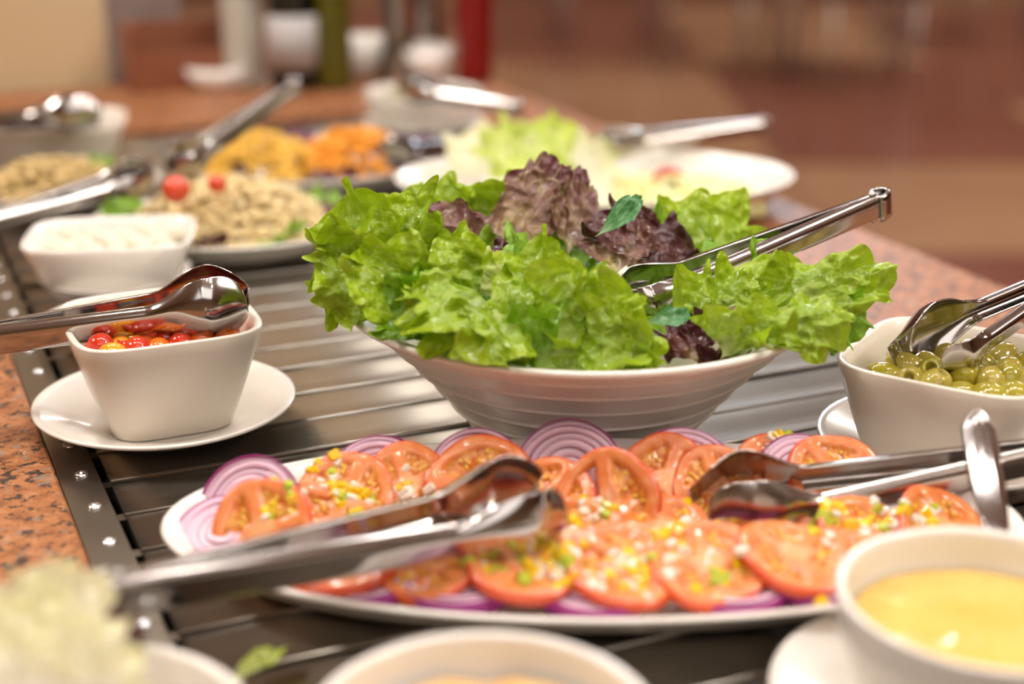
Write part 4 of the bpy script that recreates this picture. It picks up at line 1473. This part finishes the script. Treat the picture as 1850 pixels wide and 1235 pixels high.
sides = ['at the right end', 'at the right back', 'at the back', 'at the left back', 'at the left end', 'at the left front', 'at the front', 'at the right front']
ring_leaves(qx, qy, 0.108, 0.086, 0.014, 8, [M_LEAF_RD, M_LEAF_D, M_LEAF_RD], ['dark garnish leaf ' + s + ' of the pasta platter' for s in sides], rad(5), 400, a0=-0.2)
# cherry tomato on top
V, F = ico(3)
ct = link('cherry_tomato', mesh('cherry_tomato', np.array(V) * 0.0115, F, mat('cherry_tomato', '#d8481e', 0.15, coat=0.6)))
ct.location = at(318, 342, 1.215).tolist()
tag(ct, 'red cherry tomato on top of the pasta salad', 'tomato')
ct2 = link('cherry_tomato', ct.data)
ct2.location = at(392, 332, 1.24).tolist()
ct2.scale = (0.7, 0.7, 0.7)
tag(ct2, 'small red tomato half at the back of the pasta salad', 'tomato')

# sweetcorn and carrot platter
qx2, qy2, _ = on(570, 292, 0.02)
platter('corn_platter', 'white oval platter of sweetcorn and grated carrot far behind', qx2, qy2, 0.136, 0.112, 0.024, rad(20))
ex = Vector((math.cos(rad(20)), math.sin(rad(20)), 0))
heap_bits('sweetcorn', 'yellow sweetcorn heap on the left half of the far platter', 'sweetcorn', qx2 - 0.058, qy2 - 0.012, 0.012, 0.070, 0.075, 0.041, rad(20), M_CORN, 700, 0.0048, 41, 'grain')
heap_bits('grated_carrot', 'orange grated carrot heap on the right half of the far platter', 'carrot', qx2 + 0.042, qy2 + 0.006, 0.012, 0.060, 0.075, 0.041, rad(20), M_CARROT, 700, 0.0052, 42, 'curl')
ring_leaves(qx2, qy2, 0.124, 0.100, 0.014, 8, [M_PURPLE, M_LEAF_RD], ['purple leaf ' + s + ' of the sweetcorn platter' for s in sides], rad(20), 420)

# couscous dish at far left
qx3, qy3 = -0.435, 1.412
platter('couscous_platter', 'oval platter of couscous salad at the far left under tongs', qx3, qy3, 0.102, 0.072, 0.024, rad(25))
heap_bits('couscous_salad', 'beige couscous salad heaped on the far left platter', 'couscous salad', qx3, qy3, 0.012, 0.076, 0.050, 0.036, rad(25), M_CHICK, 700, 0.0055, 43, 'grain')
ring_leaves(qx3, qy3, 0.094, 0.064, 0.014, 8, [M_LEAF_RD, M_LEAF_D, M_PURPLE], ['garnish leaf ' + s + ' of the couscous platter' for s in sides], rad(25), 440, W=0.045)

# far left square bowl with beetroot
qx4, qy4 = -0.478, 1.557
square_bowl('square white bowl of dark beetroot at the far left', qx4 + 0.0, qy4 + 0.02, 0.0016, 0.075, 0.06, 0.052, 0.042, 0.052, rad(12), m=M_PORC2)
heap_bits('beetroot', 'dark beetroot pieces in the far left bowl', 'beetroot', qx4, qy4 + 0.02, 0.032, 0.054, 0.046, 0.022, rad(12), mottled('beetroot', '#3a1626', '#54203a', 60, rough=0.2), 160, 0.008, 44, 'grain')

# far small bowl in the centre
qx5, qy5, _ = on(765, 245, 0.0)
saucer('white saucer under the small far bowl in the centre', qx5, qy5 + 0.01, 0.070)
round_bowl('small_bowl', 'small white bowl with a spoon far behind the lettuce', qx5, qy5 + 0.01, 0.0052, 0.067, 0.046, 0.034)
liquid('green_dressing', 'olive green dressing in the small far bowl', 'dressing', qx5, qy5 + 0.01, 0.040, 0.056, mottled('dressing', '#9a8a4a', '#7f7a3a', 40, rough=0.2), 9, 0.004)

# iceberg plate behind the lettuce bowl
qx6, qy6, _ = on(1075, 330, 0.03)
platter('iceberg_platter', 'white oval plate of shredded iceberg behind the lettuce bowl', qx6, qy6, 0.186, 0.118, 0.034, rad(4), z0=0.0048)
heap_bits('shredded_iceberg', 'pale shredded iceberg lettuce spread on the plate behind', 'lettuce', qx6 + 0.075, qy6 - 0.005, 0.012, 0.085, 0.075, 0.022, 0, mottled('iceberg_shreds', '#eeebc0', '#e6e08e', 80, rough=0.35, sss=0.2), 520, 0.007, 45)
big = [((900, 330, 1.38), (868, 222, 1.44), M_ICE, 'white iceberg leaf at the left of the far plate'), ((930, 330, 1.36), (945, 210, 1.42), M_LEAF_P, 'yellow green leaf standing highest on the far plate'), ((980, 320, 1.37), (1015, 215, 1.43), M_LEAF_P, 'yellow green leaf right of the highest leaf on the far plate'),
       ((1010, 330, 1.34), (1130, 315, 1.33), M_ICE, 'pale leaf lying towards the middle of the far plate'), ((960, 340, 1.34), (960, 280, 1.37), M_LEAF_P, 'yellow leaf behind the tall red leaf on the far plate'), ((1040, 300, 1.38), (1090, 262, 1.42), M_LEAF_P, 'yellow leaf in the middle of the far plate')]
for k, (B, T, m, lb) in enumerate(big):
    leaf(lb, at(*B), at(*T), (0, -0.8, 0.6), 0.085 if k < 5 else 0.05, m, 460 + k, 0.4, 0.3, 0.8, nu=26, nv=48, group='leaves on the far plate')
V, F = rings([np.array([[0.005 * math.cos(a) + 0, 0.0022 * math.sin(a), 0] for a in np.linspace(0, 2 * PI, 12, endpoint=False)]) * (0.3 + 0.7 * math.sin(PI * min(0.98, max(0.02, t)))) + np.array([0, 0.0, 0]) + np.array([0.035 * (t - 0.5), 0.004 * math.sin(PI * t), 0.004 * math.sin(PI * t)]) for t in np.linspace(0, 1, 9)], 12, True, True)
V = [(x, y, z) for x, y, z in V]
ps = link('red_pepper_strip', mesh('red_pepper_strip', *rings([np.stack([np.full(12, 0.040 * (t - 0.5)), 0.0035 * (0.3 + math.sin(PI * t)) * np.cos(np.linspace(0, 2 * PI, 12, endpoint=False)), 0.003 * (0.3 + math.sin(PI * t)) * np.sin(np.linspace(0, 2 * PI, 12, endpoint=False)) + 0.006 * math.sin(PI * t)], 1) for t in np.linspace(0, 1, 9)], 12, True, True), mat('red_pepper_strip', '#c23018', 0.2, coat=0.5)))
ps.location = on(1205, 320, 0.040).tolist()
ps.rotation_euler = (0, 0, rad(35))
tag(ps, 'red pepper strip lying on the shredded iceberg', 'pepper')

# far tongs
make_tongs('blurred tongs on the far iceberg plate, handle pointing right', at(1378, 228, 1.52), at(1075, 262, 1.46), (0, 0.9, 0.5), w0=0.017, wh=0.026, spread=0.008, m=M_CHROME_B)
make_tongs('blurred tongs stuck in the pasta salad, handle pointing up right', at(532, 158, 1.40), at(308, 305, 1.29), (-0.3, 0.85, 0.4), w0=0.017, wh=0.026, spread=0.008)
make_tongs('blurred tongs reaching from the left edge to the couscous', at(-60, 415, 1.16), at(272, 308, 1.27), (0, 0.85, 0.5), w0=0.016, wh=0.026, spread=0.008)
make_tongs('blurred tongs lying over the far left beetroot bowl', at(-150, 232, 1.50), at(182, 198, 1.50), (0, 0.95, 0.35), w0=0.018, wh=0.036, cup=0.012, spread=0.006, head=0.36)
make_tongs('blurred tongs resting on the small far bowl', at(935, 195, 1.58), at(722, 152, 1.66), (0, 0.9, 0.5), w0=0.016, wh=0.030, spread=0.008, head=0.34)
make_tongs('blurred tongs between the carrot and the far iceberg plate', at(905, 268, 1.56), at(688, 276, 1.44), (0, 0.9, 0.5), w0=0.015, wh=0.024, spread=0.008)


# ------------------------------------------------------------------ bottles and things at the far end of the counter
def bottle(label, u, v, R, h, neck, m, mlabel=None, lab=(0.25, 0.62), cap=None, z=0.004):
    t = thing('bottle', label, 'bottle', loc=cw(u, v, z))
    pr_ = [(0.0001, 0.002), (R * 0.8, 0.0), (R * 0.97, 0.004), (R, 0.01), (R, h * 0.62), (R * 0.96, h * 0.67), (R * 0.7, h * 0.75), (neck, h * 0.82), (neck * 0.95, h * 0.97), (neck * 1.15, h * 0.975), (neck * 1.15, h), (0.0001, h)]
    V, F = lathe(pr_, 32)
    link('glass_body', mesh('glass_body', V, F, m), t)
    if mlabel:
        V, F = lathe([(R * 1.004, h * lab[0]), (R * 1.02, h * lab[0]), (R * 1.02, h * lab[1]), (R * 1.004, h * lab[1])], 32)
        link('paper_label', mesh('paper_label', V, F, mlabel), t)
    V, F = lathe([(neck * 1.2, h * 0.93), (neck * 1.35, h * 0.935), (neck * 1.35, h * 1.03), (neck * 1.2, h * 1.04), (0.0001, h * 1.04)], 24)
    link('cap', mesh('cap', V, F, cap or mat('black_cap', '#1a1716', 0.4)), t)
    return t


M_VIN = mat('dark_bottle_glass', '#0d0f0c', 0.06, coat=0.5)
M_OIL = mat('olive_oil_bottle', '#524d0a', 0.08, coat=0.5)
M_LBL = mat('white_paper_label', '#b3aeac', 0.6)
M_LBLG = mat('green_white_label', '#c3c2b4', 0.6)
bottle('dark vinegar bottle with a white label at the far end', 0.553, 1.985, 0.035, 0.30, 0.012, M_VIN, M_LBL, (0.10, 0.33))
bottle('green olive oil bottle at the far end of the counter', 0.600, 1.968, 0.025, 0.28, 0.010, M_OIL, mat('olive_label', '#8b8420', 0.5), (0.45, 0.62))
bottle('pale bottle with an orange top left of the dark bottle', 0.495, 2.035, 0.026, 0.20, 0.011, mat('pale_bottle', '#b9b3a6', 0.2, coat=0.4), mat('orange_label', '#b8683a', 0.5), (0.62, 0.7), cap=mat('orange_cap', '#b5622f', 0.4))
bottle('dark red sauce bottle near the right end of the counter', 0.792, 1.940, 0.0245, 0.26, 0.012, mat('red_bottle', '#7a0a0c', 0.25, coat=0.4), None)


def cup(label, p_, R, h, m):
    V, F = lathe([(0.0001, 0.003), (R * 0.6, 0.0), (R * 0.66, 0.002), (R * 0.9, h * 0.45), (R, h), (R - 0.003, h), (R * 0.85, h * 0.45), (R * 0.55, 0.006), (0.0001, 0.006)], 36)
    o = link('cup', mesh('cup', V, F, m))
    o.location = p_
    return tag(o, label, 'cup')


cup('white cup beside the pale bottle at the far end', cw(0.455, 2.03, 0.004), 0.040, 0.030, M_PORC)
cup('white cup left of the olive oil bottle at the far end', cw(0.672, 2.055, 0.004), 0.045, 0.052, M_PORC)
cup('white cup next to the red bottle at the far end', cw(0.735, 1.985, 0.004), 0.040, 0.046, M_PORC)


def mill(label, p_, s):
    t = thing('pepper_mill', label, 'mill', loc=p_)
    V, F = lathe([(0.0001, 0.0), (0.024 * s, 0.0), (0.025 * s, 0.006 * s), (0.017 * s, 0.04 * s), (0.016 * s, 0.07 * s), (0.021 * s, 0.10 * s), (0.020 * s, 0.112 * s), (0.0001, 0.112 * s)], 32)
    link('body', mesh('body', V, F, M_CHROME), t)
    V, F = lathe([(0.0001, 0.112 * s), (0.018 * s, 0.113 * s), (0.021 * s, 0.128 * s), (0.016 * s, 0.146 * s), (0.006 * s, 0.152 * s), (0.007 * s, 0.160 * s), (0.0001, 0.166 * s)], 32)
    link('knob', mesh('knob', V, F, M_CHROME), t)


mill('chrome pepper mill behind the red bottle', cw(0.775, 2.065, 0.004), 1.15)
mill('chrome pepper mill between the two white cups', cw(0.700, 1.99, 0.004), 1.25)
# wooden box standing at the far end
t = thing('wooden_crate', 'brown wooden crate at the far end behind the tongs', 'crate', loc=cw(0.43, 2.06, 0.004), rz=A)
M_WOOD = mottled('brown_wood', '#8a5236', '#7a452c', 9, rough=0.5)
box_obj('back_panel', -0.085, 0.085, 0.030, 0.038, 0.0, 0.085, M_WOOD, t, 0.001)
box_obj('side_panel', -0.085, -0.077, -0.03, 0.030, 0.0, 0.085, M_WOOD, t, 0.001)
box_obj('side_panel', 0.077, 0.085, -0.03, 0.030, 0.0, 0.085, M_WOOD, t, 0.001)
box_obj('front_panel', -0.077, 0.077, -0.030, -0.022, 0.0, 0.05, M_WOOD, t, 0.001)
box_obj('floor_panel', -0.077, 0.077, -0.022, 0.030, 0.0, 0.006, M_WOOD, t, 0.001)


# ------------------------------------------------------------------ tables and chairs in the dining room
M_CUSH = mottled('dark_brown_seat', '#4a2c22', '#573428', 4, rough=0.5)
M_LEGS = mat('pale_metal_legs', '#cfc6be', 0.35, 0.6)
M_TOP = mottled('table_wood', '#a98062', '#98704f', 3, rough=0.35)


def tube(p0, p1, r, n=12):
    p0, p1 = Vector(p0), Vector(p1)
    d = (p1 - p0).normalized()
    q = d.to_track_quat('Z', 'Y')
    V = []
    for p_ in (p0, p1):
        for j in range(n):
            a = 2 * PI * j / n
            V.append(p_ + q @ Vector((r * math.cos(a), r * math.sin(a), 0)))
    F = grid_faces(2, n, True) + [tuple(range(n - 1, -1, -1)), tuple(range(n, 2 * n))]
    return V, F


def chair(label, x, y, rz):
    t = thing('dining_chair', label, 'chair', loc=(x, y, FZ), rz=rz, group='dining chairs on the red floor')
    box_obj('seat', -0.22, 0.22, -0.22, 0.22, 0.43, 0.48, M_CUSH, t, 0.015)
    box_obj('backrest', -0.21, 0.21, 0.19, 0.23, 0.56, 0.88, M_CUSH, t, 0.012)
    for sx in (-1, 1):
        for sy in (-1, 1):
            top = 0.43 if sy < 0 else 0.86
            V, F = tube((sx * 0.2, sy * 0.2, 0.0), (sx * 0.2, sy * 0.2 + (0.01 if sy > 0 else 0), top), 0.0125)
            link('leg', mesh('leg', V, F, M_LEGS), t)
    return t


def table(label, x, y, rz, s=0.45):
    t = thing('dining_table', label, 'table', loc=(x, y, FZ), rz=rz, group='dining tables on the red floor')
    box_obj('tabletop', -s, s, -s, s, 0.72, 0.75, M_TOP, t, 0.005)
    for sx in (-1, 1):
        for sy in (-1, 1):
            V, F = tube((sx * (s - 0.06), sy * (s - 0.06), 0.0), (sx * (s - 0.06), sy * (s - 0.06), 0.72), 0.028)
            link('leg', mesh('leg', V, F, M_LEGS), t)
    return t


table('small dining table with pale metal legs in the middle of the far room', 1.66, 8.0, 0.0, 0.34)
table('dining table with pale metal legs right of the red bottle', 0.55, 8.9, 0.1, 0.34)
table('dining table at the far right of the room', 3.3, 8.6, -0.1, 0.40)
chair('dark chair in front of the small table far behind', 1.66, 7.35, 0.1)
chair('dark chair left of the small table far behind', 1.0, 8.0, 1.5)
chair('dark chair beside the table at the far right', 2.42, 8.9, 1.57)
